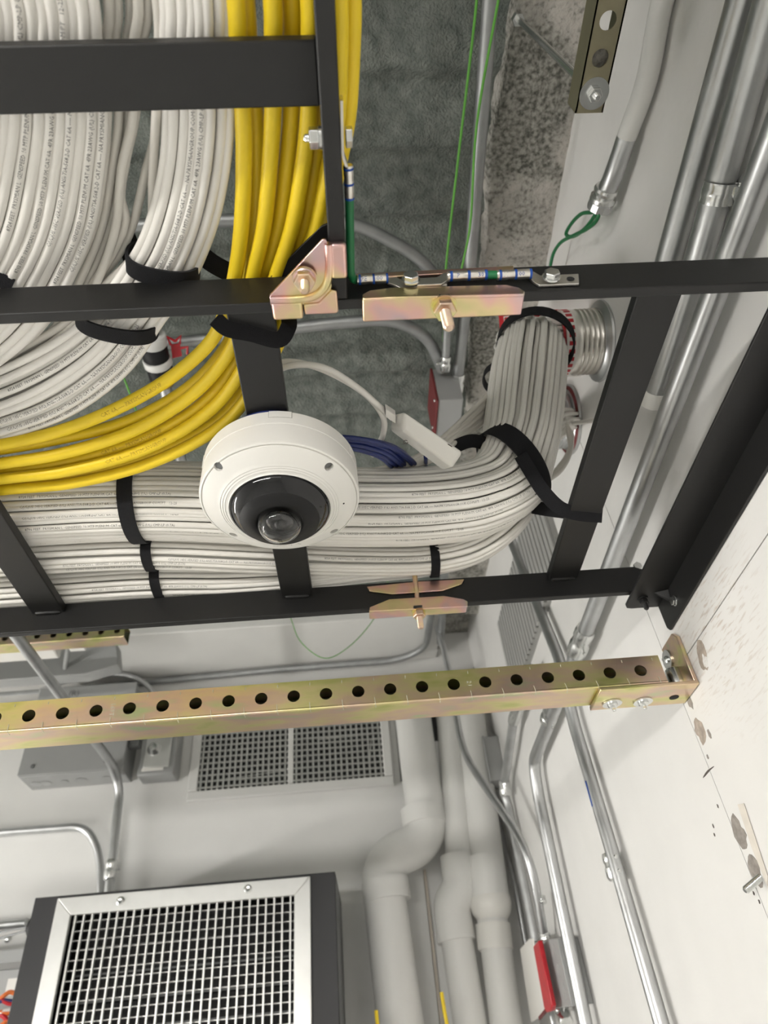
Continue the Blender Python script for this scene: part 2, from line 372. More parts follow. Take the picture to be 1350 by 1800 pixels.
# ---- lamps of the room (behind and beside the viewer)
for k, (c, ax, ln, st) in enumerate(LIGHTS):
    c = V(*c); ax = Vector(ax); sd = ax.cross(ZA); lamp_mat('lens_%d' % k, st)
    lab = ['white pendant strip lamp hanging just behind the viewer', 'white pendant strip lamp hanging along the left side', 'white pendant strip lamp hanging farthest behind the viewer'][k]
    t = thing('strip_lamp', c, lab, 'lamp', 'pendant strip lamps')
    mesh('lamp_housing', obox(c + ZA * .055, ax * ln / 2, sd * .045, ZA * .018), 'white_plastic', t, bevel=.004)
    mesh('diffuser', lathe([(.002, -ln / 2), (.04, -ln / 2 + .004), (.04, ln / 2 - .004), (.002, ln / 2)], c, ax, 20), 'lens_%d' % k, t)
    for s in (-1, 1): mesh('suspension_wire', cyl(c + ax * s * ln * .4 + ZA * .07, Vector(((c + ax * s * ln * .4).x, (c + ax * s * ln * .4).y, CZ + ZCEIL)), .0015, 6), 'bright_zinc', t)

# ================================================================== LADDER RACKS
def bolt_down(c, parent, r=.0042, ln=.018, nut=.0085, nh=.007, m='olive_zinc', wm=True, ax=-ZA):
    if wm: mesh('washer', washer(c, ax, r, nut * 1.12, .0018), m, parent); c = c + ax * .0018
    mesh('nut', hexnut(c, ax, nut, nh), m, parent, smooth=False, bevel=.0004)
    mesh('bolt_shank', rod(c, c + ax * ln, r), m, parent)
ZR0, ZR1 = .5, .541
YF0, YF1, YR0, YR1 = .3070, .3163, .7670, .7765
rk = thing('ladder_rack', V(-.5, .54, ZR0), 'black ladder rack running left to right under the cables, ending at the right wall', 'cable rack')
mesh('rail', bx(-1.7, .412, YF0, YF1, ZR0, ZR1), 'black_metal', rk, bevel=.0012)
mesh('rail', bx(-1.7, .405, YR0, YR1, ZR0, ZR1), 'black_metal', rk, bevel=.0012)
for xc in (-1.38, -1.055, -.728, -.399, -.0725, .291):
    mesh('rung', bx(xc - .0205, xc + .0205, YF1, YR0, .527, .539), 'black_metal', rk, bevel=.0012)
    mesh('weld_bead', tube([V(xc - .017, YR0 - .001, .527), V(xc - .015, YR0 - .0015, .527), V(xc + .013, YR0 - .0015, .527), V(xc + .016, YR0 - .001, .527)], [.001, .0028, .0028, .001], 8), 'black_metal', rk)
r2 = thing('ladder_rack', V(-.22, -.6, ZR0), 'black ladder rack coming from overhead and butting square into the other rack', 'cable rack')
mesh('rail', bx(-.0015, .0115, -1.9, YF0 - .0006, ZR0, ZR1), 'black_metal', r2, bevel=.0012)
mesh('rail', bx(-.47, -.4605, -1.9, YF0 - .0006, ZR0, ZR1), 'black_metal', r2, bevel=.0012)
for yc in (.1527, -.15, -.45, -.75, -1.05):
    mesh('rung', bx(-.46, -.0015, yc - .0198, yc + .0198, .527, .539), 'black_metal', r2, bevel=.0012)
    mesh('weld_bead', tube([V(-.003, yc - .016, .530), V(-.003, yc + .016, .530)], .0022, 8), 'black_metal', r2)

# ---- corner clamp where the two racks meet
c = PZ(535, 486, .494)
t = thing('corner_clamp', c, 'iridescent gold corner clamp bolting the overhead rack to the front rail', 'clamp')
pl = [PZ(x, y, .4985) for x, y in ((474, 517), (566, 419), (573, 418), (579, 436), (583, 500), (578, 522), (560, 532), (476, 534))]
mesh('clamp_plate', prism(pl, -ZA * .0028), 'gold_zinc', t, bevel=.0007)
mesh('formed_rib', tube(spline([PZ(x, y, .4955) for x, y in ((476, 527), (520, 526), (553, 520), (573, 500), (579, 470), (577, 428))], 5), .0034, 10), 'gold_zinc', t)
a, b = PZ(579, 430, .4935), PZ(611, 490, .4935)
mesh('clamp_flange', bx(a.x, b.x, a.y, b.y, .4925, .4998), 'gold_zinc', t, bevel=.0026, seg=3)
a, b = PZ(476, 531, .4935), PZ(534, 561, .4935)
mesh('clamp_flange', bx(a.x, b.x, a.y, b.y, .4925, .4998), 'gold_zinc', t, bevel=.0026, seg=3)
mesh('clamp_corner', prism([PZ(x, y, .4985) for x, y in ((533, 530), (560, 528), (582, 505), (592, 508), (595, 544), (590, 547), (536, 549))], -ZA * .0042), 'gold_zinc', t, bevel=.0014)
mesh('shaded_plate', prism([PZ(x, y, .5425) for x, y in ((474, 500), (476, 486), (565, 398), (578, 393), (583, 440), (500, 520))], ZA * .0025), 'black_metal', t, bevel=.0004)  # upper half of the gold clamp; black stands in for its shaded underside
mesh('lock_washer', tube([c + Vector((math.cos(q) * .0075, math.sin(q) * .0075, -.0012 - .0002 * k)) for k, q in enumerate([R_(100 + 17 * j) for j in range(20)])], .0014, 8), 'gold_zinc', t)
bolt_down(c - ZA * .0015, t, .0042, .017, .0085, .007)

# ---- splice clamp under the front rail
def splice(nm, lab, yn, x0, x1, yf, poly, up, nutpx, slot, ln, rt=.545):
    t = thing(nm, V((x0 + x1) / 2, yn, .49), lab, 'clamp', 'rail splice clamps')
    mesh('clamp_lip', bx(x0, x1, yn - .0035, yf, .4945, .4985), 'gold_zinc', t, bevel=.0018, seg=3)
    mesh('clamp_flange', prism([PY(x, y, yn - .0035) for x, y in poly], YA * .0028), 'gold_zinc', t, bevel=.0008)
    mesh('clamp_flange', prism([PY(x, y, yn - .0035) for x, y in up], YA * .0028), 'gold_zinc', t, bevel=.0006)
    a, b = PZ(slot[0], slot[1], .4943), PZ(slot[2], slot[3], .4943)
    mesh('bolt_slot', bx(a.x, b.x, a.y, b.y, .4940, .4955), 'dark_hole', t)
    cn = PZ(*nutpx, .4945)
    mesh('clamp_rod', cyl(cn, Vector((cn.x, yn - .006 if rt > .52 else cn.y, CZ + rt)), .0035, 12), 'gold_zinc', t)
    bolt_down(cn, t, .0048 if rt < .52 else .0042, ln, .0098 if rt < .52 else .0085, .008)
xa, xb = PZ(637, 540, .4945).x, PZ(921, 530, .4945).x
splice('splice_clamp', 'iridescent pink-gold splice clamp under the front rail, below the ground lugs', YF0, xa, xb, .3255,
       [(637, 524), (637, 517), (650, 510), (690, 505), (890, 500), (912, 505), (921, 511), (921, 517), (921, 513)][:8],
       [(625, 481), (903, 467), (903, 474), (625, 489)], (780, 538), (772, 519, 789, 532), .029, .499)
xa, xb = PZ(649, 1074, .4945).x, PZ(822, 1063, .4945).x
splice('splice_clamp', 'iridescent pink-gold splice clamp under the rear rail, right of the camera', YR0, xa, xb, .784,
       [(649, 1075), (650, 1067), (684, 1053), (780, 1047), (815, 1053), (822, 1057), (822, 1066)],
       [(645, 1031), (650, 1039), (690, 1044), (778, 1038), (812, 1026), (816, 1018), (735, 1022)], (736, 1074), (727, 1066, 742, 1070), .024)

# ---- ground lugs on the racks
def barrel(parent, a, b, r, marks, s, rings=3):
    ax = (b - a).normalized(); L_ = (b - a).length
    bp_ = mesh('lug_barrel', lathe([(r * .9, 0), (r, L_ * .02), (r, L_ * .30), (r * .93, L_ * .34), (r * .93, L_ * .44), (r, L_ * .48), (r, L_ * .98), (r * .9, L_)], a, ax, 20), 'tin', parent)
    for q in (.06, .5, .93)[:rings]:
        mesh('colour_band', lathe([(r * 1.015, 0), (r * 1.015, L_ * .07)], a + ax * L_ * q, ax, 20, False, False), 'blue_mark', bp_)
    for q, tx in marks:
        mesh('lettering', tube_text(tx, r * .9, [a, a.lerp(b, .5), b], L_ * q, s, r * 1.01, .15), 'blue_mark', bp_)
def hexbolt(parent, c, ax, r=.0068, h=.0048, m='bright_zinc', w_=True):
    if w_: mesh('washer', washer(c, ax, .002, r * 1.15, .0012), m, parent)
    mesh('bolt_head', hexnut(c + Vector(ax) * .001, ax, r, h), m, parent, smooth=False, bevel=.0005)
yl = YF0 - .0065
lg = thing('ground_lug', PY(700, 505, yl), 'tin two-hole ground lug at the left, ending the green wire from the overhead rack', 'ground lug', 'ground lugs')
barrel(lg, PY(627, 492, yl), PY(682, 489, yl), .0042, ((.12, 'PE'), (.62, '00')), 1)
mesh('lug_tongue', prism([PY(x, y, YF0 - .0028) for x, y in ((680, 484), (690, 483), (703, 490), (786, 486), (786, 501), (704, 506), (692, 500), (681, 497))], YA * .0022), 'tin', lg, bevel=.0004)
hexbolt(lg, PY(722, 493, YF0 - .0055), -YA)
lg = thing('ground_lug', PY(800, 500, yl), 'tin ground lug in the middle, overlapping the left lug and facing a short green wire', 'ground lug', 'ground lugs')
mesh('lug_tongue', prism([PY(x, y, YF0 - .005) for x, y in ((733, 489), (768, 487), (779, 480), (788, 478), (788, 492), (776, 499), (733, 501))], YA * .0022), 'tin', lg, bevel=.0004)
barrel(lg, PY(786, 486, yl), PY(856, 483, yl), .0042, ((.22, 'P'), (.75, '30')), 1)
lg = thing('ground_lug', PY(970, 500, yl), 'tin two-hole ground lug at the right, with one bolt and one open hole', 'ground lug', 'ground lugs')
barrel(lg, PY(873, 484, yl), PY(934, 481, yl), .0042, ((.15, '11'), (.6, '00')), 1)
tg = mesh('lug_tongue', prism([PY(x, y, YF0 - .0028) for x, y in ((931, 476), (938, 477), (950, 484), (1017, 481), (1018, 498), (948, 501), (938, 495), (931, 489))], YA * .0022), 'tin', lg, bevel=.0004)
mesh('bolt_hole', lathe([(.0001, 0), (.0033, .0001)], PY(1003, 490, YF0 - .0031), -YA, 18), 'dark_hole', lg)
hexbolt(lg, PY(969, 488, YF0 - .0055), -YA)
mesh('jumper_wire', cyl(PY(854, 483.5, yl), PY(877, 483, yl), .0035), 'green_wire', label='short green ground wire joining the middle and right lugs', cat='wire')
lg = thing('ground_lug', PZ(612, 348, .52), 'tin ground lug bolted upright to the side of the overhead rack rail', 'ground lug', 'ground lugs')
a, b = PZ(612, 290, .52), PZ(614.5, 350, .52)
barrel(lg, a, b, .0037, ((.5, 'L'),), 1)
tp = [PZ(600, 172, .52), PZ(602, 270, .52), PZ(609, 288, .52)]
mesh('lug_tongue', ribbon([p for p in bends(tp, .004, 3)], XA, .011, .0009), 'tin', lg)
zb = .517; p0, p1 = PZ(536, 243, zb), PZ(617, 243, zb)
mesh('bolt_shank', rod(V(.0, p0.y, zb), Vector((p0.x, p0.y, CZ + zb)), .003), 'bright_zinc', lg)
mesh('nut', hexnut(V(-.0035, p0.y, zb), -XA, .0075, .007), 'bright_zinc', lg, smooth=False, bevel=.0005)
mesh('washer', washer(V(-.0015, p0.y, zb), -XA, .003, .0078, .002), 'bright_zinc', lg)
mesh('bolt_head', hexnut(V(.0150, p0.y, zb), XA, .0072, .005), 'bright_zinc', lg, smooth=False, bevel=.0005)
mesh('ground_wire', tube(spline([b - YA * .004, PZ(615, 400, .52), PZ(616, 450, .519), PZ(617, 480, .518), PY(622, 491, yl), PY(628, 492, yl)], 6), .0034, 12), 'green_wire',
     label='thick green ground wire running down from the upright lug beside the rack rail', cat='wire')

# ---- black wall angle that carries the rack ends
c = V(.40, .6, .455); t = thing('wall_angle', c, 'black steel angle bolted to the right wall under the rack ends', 'angle bracket')
ye = PZ(1112, 1069, .4965).y; xi = PZ(1102, 1060, .4965).x
mesh('angle_leg', prism([V(xi, -1.2, .4955), V(xi, ye - .008, .4955), V(xi + .003, ye - .002, .4955), V(xi + .010, ye, .4955), V(XW - .0035, ye, .4955), V(XW - .0035, -1.2, .4955)], ZA * .0038), 'black_metal', t, bevel=.0008)
mesh('angle_leg', prism([V(XW - .0042, -1.2, .4993), V(XW - .0042, ye + .001, .4993), V(XW - .0042, ye + .001, .462), V(XW - .0042, ye - .004, .4555), V(XW - .0042, -1.2, .4555)], XA * .0038), 'black_metal', t, bevel=.0008)
cg = PZ(1163, 1045, .4935)
mesh('gusset', prism([Vector((XW - .004, cg.y - .006, CZ + .4955)), Vector((XW - .022, cg.y, CZ + .4955)), Vector((XW - .004, cg.y, CZ + .480)), ], -YA * .004), 'black_metal', t, bevel=.001)
bolt_down(PZ(1130, 1053, .4955), t, .0035, .014, .0065, .006, 'black_metal')
hexbolt(t, PX(1187, 1056, XW - .0045), -XA, .0062, .004)
mesh('rail_bolt', hexnut(PY(1120, 997, YR0 - .001), -YA, .006, .005), 'bright_zinc', t, smooth=False)

# ================================================================== PERFORATED STRUTS
def perf(o, u, v_, n, pitch, h, hr, t, seg=20):    # plate along u with round holes; o = centre of the first cell
    w_ = u.cross(v_).normalized(); vs2, fs2 = [], []
    for c in range(n):
        cc = o + u * (pitch * c); base = len(vs2)
        for lay in (0, 1):
            for k in range(seg):
                a = 2 * math.pi * k / seg; ca, sa = math.cos(a), math.sin(a)
                s = min(pitch / 2 / max(abs(ca), 1e-6), h / 2 / max(abs(sa), 1e-6))
                vs2.append(cc + u * ca * s + v_ * sa * s + w_ * t * lay); vs2.append(cc + u * ca * hr + v_ * sa * hr + w_ * t * lay)
            for sx, sy in ((1, 1), (-1, 1), (-1, -1), (1, -1)): vs2.append(cc + u * sx * pitch / 2 + v_ * sy * h / 2 + w_ * t * lay)
        N = seg * 2 + 4
        ca0 = math.atan2(h, pitch)
        for lay in (0, 1):
            q = base + lay * N
            for k in range(seg):
                k2 = (k + 1) % seg; a0 = 2 * math.pi * k / seg; a1 = 2 * math.pi * (k + 1) / seg; f = [q + 2 * k]
                for ci, ca_ in enumerate((ca0, math.pi - ca0, math.pi + ca0, 2 * math.pi - ca0)):
                    if a0 + 1e-6 < ca_ < a1 - 1e-6: f.append(q + seg * 2 + ci)
                f += [q + 2 * k2, q + 2 * k2 + 1, q + 2 * k + 1]; fs2.append(tuple(f))
        for k in range(seg):
            k2 = (k + 1) % seg; fs2.append((base + 2 * k + 1, base + 2 * k2 + 1, base + N + 2 * k2 + 1, base + N + 2 * k + 1))
    return vs2, fs2
def strut(lab, x_last, n, y0, y1, z0, z1, marks=True, xe=None):
    t = thing('perforated_strut', V(x_last - n * .02, (y0 + y1) / 2, z0), lab, 'strut')
    p = .0401; xs0 = x_last - p * (n - 1); xend = xe or x_last + p / 2
    mesh('strut_web', perf(V(xs0, y0, (z0 + z1) / 2), XA, ZA, n, p, z1 - z0, .0078, -.0022), 'olive_zinc', t, smooth=False)
    xl = xs0 - p / 2
    if xend > x_last + p / 2: mesh('strut_end', bx(x_last + p / 2, xend, y0, y0 + .0022, z0, z1), 'olive_zinc', t)
    mesh('strut_flange', bx(xl, xend, y0 + .0008, y1, z0 - .0022, z0), 'olive_zinc', t)
    mesh('strut_edge', tube([V(xl, y0 + .0014, z0), V(xend, y0 + .0014, z0)], .0022, 12), 'olive_zinc', t)
    mesh('strut_back', bx(xl, xend, y1 - .0022, y1, z0, z1), 'shaded_zinc', t)
    mesh('strut_top', bx(xl, xend, y0, y1, z1, z1 + .0022), 'olive_zinc', t)
    if marks:
        gm_ = []
        for k in range(n):
            x = xs0 + p * (k + .5); q = .0006
            gm_.append(tube([V(x - .0006, y0 - q, z0 + .0075), V(x, y0 - q - .0006, z0 + .001), V(x + .0002, y0 - .0004, z0 - .0018), V(x + .0005, y0 + .006, z0 - .0026)], .00045, 5))
            gm_.append(tube([V(x, y0 - q * .6, z1 - .001), V(x, y0 - q * .6, z1 - .0045)], .0005, 5))
        mesh('gauge_mark', join(*gm_), 'zinc_mark', t, kind='stuff')
    return t
yS, zS = .790, .3775
ts = strut('long gold perforated strut crossing below the rack to the right wall', .3625, 38, yS, .838, zS, .4125, True, .392)
for k in (5, 16, 25):
    x = .3625 - .0401 * (k + .5)
    mesh('stamped_number', flat_text(random.choice(['169T', '21', '24']), .006, V(x, yS - .0004, .395), -ZA, XA), 'zinc_mark', ts)
# end bracket on the wall
b0, b1 = PZ(1047, 1228, .371), PZ(1205, 1222, .371)
t = thing('strut_bracket', V(.37, .82, .367), 'gold L bracket with two washered bolts holding the long strut to the wall', 'bracket')
mesh('bracket_leg', bx(b0.x, XW - .001, yS - .004, .842, .3695, .3748), 'olive_zinc', t, bevel=.0012)
mesh('bracket_leg', prism([V(XW - .0062, yS - .003, .3735), V(XW - .0062, yS - .003, .438), V(XW - .0062, yS + .006, .448), V(XW - .0062, .838, .448), V(XW - .0062, .838, .3735)], XA * .0052), 'olive_zinc', t, bevel=.0008)
for px, py in ((1076, 1236), (1130, 1233)):
    c = PZ(px, py, .3692)
    mesh('washer', lathe([(.001, 0), (.0125, 0), (.0125, .0015), (.001, .0018)], c, -ZA, 24), 'bright_zinc', t)
    mesh('bolt_head', lathe([(.0065, 0), (.0068, .002), (.0055, .004), (.002, .0045)], c - ZA * .0015, -ZA, 12), 'bright_zinc', t)
    mesh('bolt_shank', rod(c - ZA * .005, c - ZA * .0105, .0024), 'bright_zinc', t)
mesh('bolt_hole', lathe([(.0001, 0), (.0062, .0002)], PZ(1185, 1226, .3693), -ZA, 20), 'dark_hole', t)
c = PX(1174, 1160, XW - .0065)
mesh('washer', lathe([(.001, 0), (.0135, 0), (.0135, .0016), (.001, .0018)], c, -XA, 24), 'bright_zinc', t)
mesh('bolt_head', lathe([(.0055, 0), (.0055, .002), (.003, .0035)], c - XA * .0016, -XA, 12), 'bright_zinc', t)
c = PX(1187, 1192, XW - .012)
mesh('pipe_clip', lathe([(.0095, -.012), (.0105, -.008), (.0105, .008), (.0095, .012)], c, ZA, 18), 'bright_zinc', t)
# far strut under the soffit at upper left
a = PZ(225, 1120, .98)
strut('short gold perforated strut hanging near the back wall at upper left', a.x - .02, 24, a.y - .03, a.y + .01, .965, 1.0, False)
# ceiling strut on its threaded rod
q0, q1, q2 = PZ(1012, 193, .88), PZ(1061, 192, .88), PZ(1044, 164, .88)
t = thing('hanging_strut', V(q2.x, .1, .88), 'olive gold strut hung from the concrete on a threaded rod, upper right', 'strut')
hw = (q1.x - q0.x) / 2; xc = (q0.x + q1.x) / 2; pt = (PZ(1051, 103, .88) - PZ(1064, 37, .88)).length
mesh('strut_web', perf(Vector((xc, q2.y, CZ + .88)), -YA, XA, 9, pt, hw * 2, .0095, .002), 'dull_olive', t, smooth=False)
mesh('strut_end', bx(xc - hw, xc + hw, q2.y + pt / 2, q0.y + .004, .88, .882), 'dull_olive', t)
for s in (-1, 1): mesh('strut_flange', bx(xc + s * hw, xc + s * (hw - .002), -1.1, q0.y + .004, .88, .915), 'dull_olive', t)
mesh('washer', lathe([(.001, 0), (.0175, 0), (.0175, .0016), (.001, .0018)], q2, -ZA, 28), 'bright_zinc', t)
bolt_down(q2 - ZA * .0016, t, .0042, .013, .0085, .007, 'bright_zinc', False)
pr = PZ(909, 32, ZCEIL - .02)
mesh('threaded_rod', cyl(q2 + ZA * .002, pr, .0046, 12), 'bright_zinc', t)
mesh('rod_anchor', hexnut(pr - ZA * .012, ZA, .010, .012), 'bright_zinc', t, smooth=False)
mesh('concrete_plug', blob(PZ(1051, 103, .893), XA, YA, ZA, .012, .012, .004, seed=5), 'concrete', t)
# ================================================================== DOME CAMERA
cc = V(-.0665, .5195, .5225)
cam_o = thing('security_camera', V(-.0665, .5195, .43), 'round white fisheye security camera with black ring hanging under the middle rung', 'camera')
body = mesh('camera_body', lathe([(.070, 0), (.0796, .0002), (.0805, .0012), (.0806, .0175), (.0800, .018), (.0800, .0188), (.0806, .0193), (.0813, .0425), (.0806, .0450), (.0793, .0459), (.0788, .0459), (.0786, .0449), (.0778, .0449), (.0776, .0466), (.0755, .0480),
    (.0640, .0532), (.0600, .0549), (.0596, .0553), (.0591, .0549), (.0576, .0557), (.0572, .0561), (.0567, .0557), (.0552, .0564), (.0548, .0568), (.0543, .0564), (.0520, .0572), (.0512, .0585)], cc, -ZA, 96, True, True), 'white_plastic', cam_o, ang=24)
mesh('infrared_ring', lathe([(.0510, .0583), (.0508, .0600), (.0480, .0640), (.0400, .0712), (.0395, .0713)], cc, -ZA, 72, False, False), 'gloss_black', cam_o, ang=60)
mesh('lens_ring', lathe([(.0398, .0708), (.0392, .0722), (.0300, .0752), (.0250, .0765), (.0235, .0750), (.0225, .0725)], cc, -ZA, 72, False, False), 'satin_black', cam_o, ang=60)
mesh('lens_floor', lathe([(.0225, .0722), (.0150, .0700), (.0001, .0705)], cc, -ZA, 48, False, True), 'satin_black', cam_o)
mesh('lens', lathe([(.0135, .0705), (.0135, .0760), (.0120, .0775), (.0095, .0790), (.0088, .0770), (.0070, .0765), (.0060, .0790), (.0035, .0815), (.0001, .0822)], cc, -ZA, 40, False, True), 'gloss_black', cam_o, ang=25)
dome = [(.0226 * math.cos(R_(a)), .0745 + .0215 * math.sin(R_(a))) for a in range(0, 91, 9)]
dome_i = [(.0213 * math.cos(R_(a)), .0745 + .0202 * math.sin(R_(a))) for a in range(90, -1, -9)]
mesh('lens_dome', lathe(dome + dome_i, cc, -ZA, 48, False, False), 'dome_glass', cam_o, ang=80)
cuts = []
for px, py in ((381, 824), (579, 822), (410, 941), (588, 936)):     # screw recesses, bored into the body
    c = PZ(px, py, .4715); ax = Vector(((c.x - cc.x) * .40, (c.y - cc.y) * .40, -.078)).normalized()
    cuts.append(lathe([(.0046, -.0075), (.0046, .006)], c, ax, 28))
    mesh('screw_head', lathe([(.0044, 0), (.0032, .0012), (.0001, .0012)], c - ax * .0075, ax, 18, False, True), 'grey_dark', cam_o)
cut = mesh('recess_cutter', join(*cuts), 'white_plastic', cam_o); bo = body.modifiers.new('recess', 'BOOLEAN'); bo.object = cut; bo.solver = 'EXACT'
dg = bpy.context.evaluated_depsgraph_get(); nm_ = bpy.data.meshes.new_from_object(body.evaluated_get(dg)); body.modifiers.clear(); body.data = nm_; bpy.data.objects.remove(cut)
body.data.shade_smooth(); body.data.set_sharp_from_angle(angle=R_(24))
c = PZ(604, 885, .4695); mesh('microphone_hole', lathe([(.0011, -.0002), (.0009, .0004), (.0001, .0004)], c, -ZA, 12, True, True), 'dark_hole', cam_o)
tx = PZ(497, 958, .4702)
nrm = Vector((0, .42, -.9)).normalized(); yd = (YA - nrm * YA.dot(nrm)).normalized()
v_, f_ = flat_text('Hanwha', .0046, tx, -XA, yd); mesh('lettering', ([p + nrm * .0007 for p in v_], f_), 'seam_grey', cam_o, smooth=False)
lc = PZ(524, 955, .4702) + nrm * .0007
mesh('logo_mark', tube([lc + XA * (math.cos(q) * .0032) + yd * (math.sin(q) * .0018) for q in [R_(20 + 20 * k) for k in range(15)]], .0003, 5), 'seam_grey', cam_o)
def cyl_patch(o, a0, a1, r0, r1, h0, h1, n=8):
    v, f = [], []
    for k in range(n + 1):
        a = a0 + (a1 - a0) * k / n; d = Vector((math.cos(a), math.sin(a), 0))
        v += [o + d * r0 - ZA * h0, o + d * r1 - ZA * h0, o + d * r1 - ZA * h1, o + d * r0 - ZA * h1]
    for k in range(n):
        for j in range(4): f.append((k * 4 + j, k * 4 + (j + 1) % 4, k * 4 + 4 + (j + 1) % 4, k * 4 + 4 + j))
    f += [(3, 2, 1, 0), tuple(n * 4 + j for j in range(4))]; return v, f
ac = math.atan2(-1, .10)
mesh('knockout_gap', cyl_patch(cc, ac - .142, ac + .142, .079, .0808, .0008, .0098), 'seam_grey', cam_o)
mesh('knockout_tab', cyl_patch(cc, ac - .135, ac + .135, .079, .0811, .0010, .0093), 'white_plastic', cam_o)
for a in (R_(200), R_(-22)): mesh('side_notch', cyl_patch(cc, a - .03, a + .03, .079, .0812, .004, .0175), 'offwhite_plastic', cam_o)

# ================================================================== CABLES
T_A = ['8724 FEET  PRYSMIAN L  GENSPEED 10 MTP PLENUM CAT 6A  4PR 23AWG (UL) CMP-LP (0.7A)',
       '8702 FEET  PRYSMIAN L  GENSPEED 10 MTP PLENUM CAT 6A  4PR 23AWG (UL) CMP-LP (0.7A)',
       '8796 FEET  PRYSMIAN L  GENSPEED 10 MTP PLENUM CAT 6A  4PR 23AWG (UL) CMP-LP (0.7A)',
       'C(UL)US 105C VERIFIED (UL) ANSI/TIA-568.2-D CAT 6A ---- NA.PRYSMIANGROUP.COM/PT   12-25']
def wander(path, amp, sd, freq=2.2):
    s = 0; o = []
    for i, p in enumerate(path):
        if i: s += (p - path[i - 1]).length
        o.append(p + Vector((noise.noise(Vector((s * freq, sd, 1.3))), noise.noise(Vector((s * freq, sd, 7.7))), noise.noise(Vector((s * freq, sd, 13.1))))) * amp)
    return o
def at_px(path, px, axis='x'):             # arc length at which the path is nearest to a pixel column/point
    best, bs, s = 1e9, 0, 0
    for i, p in enumerate(path):
        if i: s += (p - path[i - 1]).length
        q = ROT.transposed() @ (p - O)
        if q.z > -.01: continue
        x, y = 675 - FPX * q.x / q.z, 900 + FPX * q.y / q.z
        d = abs(x - px[0]) if px[1] is None else abs(y - px[1]) if px[0] is None else math.hypot(x - px[0], y - px[1])
        if d < best: best, bs = d, s
    return bs
def cable(name, path, r, m, label, group, txt=None, tpx=None, sgn=1, th=.0030, off=0., seg=9, ink='print_ink', sq=1.0):
    o = mesh(name, tube(path, r, seg), m, label=label, cat='cable', group=group, ang=180)
    if txt: mesh('printed_lettering', tube_text(txt, th, path, at_px(path, tpx), sgn, r, off, sq), ink, o, smooth=False)
    return o
def strip(name, L_, Rr, z, n, layers, r, m, label, group, pre=None, post=None, arc=.006, amp=.0012, texts=None, dz=.0066, ns=5):
    Lp = [PZ(x, y, z) for x, y in L_]; Rp = [PZ(x, y, z) for x, y in Rr]
    if pre: Lp = [Vector((Lp[0].x, pre, Lp[0].z))] + Lp; Rp = [Vector((Rp[0].x, pre, Rp[0].z))] + Rp
    if post: Lp += [V(post[0], post[1], z)]; Rp += [V(post[0], post[2], z)]
    for lay in range(layers):
        for j in range(n - lay):
            u = (j + .5 * lay) / (n - 1); u += random.uniform(-.18, .18) / n
            P = [a.lerp(b, u) + ZA * (dz * lay + arc * (2 * u - 1) ** 2 + random.uniform(-.0008, .0008)) for a, b in zip(Lp, Rp)]
            path = wander(spline(P, ns), amp, j * 1.7 + lay * 40 + len(name))
            kw = {}
            if texts and lay == 0 and j in texts: kw = texts[j]
            cable(name, path, r, m, label, group, **kw)
random.seed(11)
A_R = [(158, 0), (165, 75), (178, 205), (172, 300), (157, 400), (126, 480), (70, 575), (0, 640), (-150, 735), (-330, 800)]
A_L = [(-170, 0), (-166, 75), (-160, 205), (-180, 300), (-212, 400), (-250, 460), (-330, 530), (-420, 575), (-560, 620), (-700, 640)]
strip('network_cable', A_L, A_R, .548, 19, 2, .0042, 'white_cable', 'white network cable in the leftmost sweeping bundle over the overhead rack', 'cables of the leftmost white bundle', pre=-1.7, post=(-1.75, .36, .50),
      texts={18: dict(txt=T_A[3], tpx=(None, 470), sgn=-1, off=.1), 17: dict(txt=T_A[0], tpx=(None, 490), sgn=-1), 15: dict(txt=T_A[3], tpx=(None, 430), sgn=-1, off=.3), 13: dict(txt=T_A[1], tpx=(None, 480), sgn=-1, off=-.3), 11: dict(txt=T_A[0], tpx=(None, 400), sgn=-1)})
B_L = [(285, 0), (286, 75), (291, 205), (284, 300), (266, 380), (243, 440), (211, 490), (160, 560), (95, 608), (0, 655), (-100, 690), (-300, 735)]
B_R = [(398, 0), (400, 75), (404, 205), (396, 300), (378, 390), (355, 455), (328, 510), (285, 566), (222, 655), (120, 733), (0, 777), (-220, 838)]
strip('network_cable', B_L, B_R, .549, 8, 3, .0040, 'white_cable', 'white network cable in the curved bundle beside the yellow cables', 'cables of the second white bundle', pre=-1.7, post=(-1.75, .52, .58),
      texts={5: dict(txt=T_A[3], tpx=(0, 715), sgn=-1, th=.0034), 6: dict(txt=T_A[3], tpx=(0, 740), sgn=-1, off=.2, th=.0034), 2: dict(txt=T_A[0], tpx=(10, 665), sgn=-1, off=.2), 4: dict(txt=T_A[1], tpx=(240, 500), sgn=-1), 3: dict(txt=T_A[3], tpx=(230, 500), sgn=-1, off=.2), 7: dict(txt=T_A[2], tpx=(60, 762), sgn=-1, off=.3)})
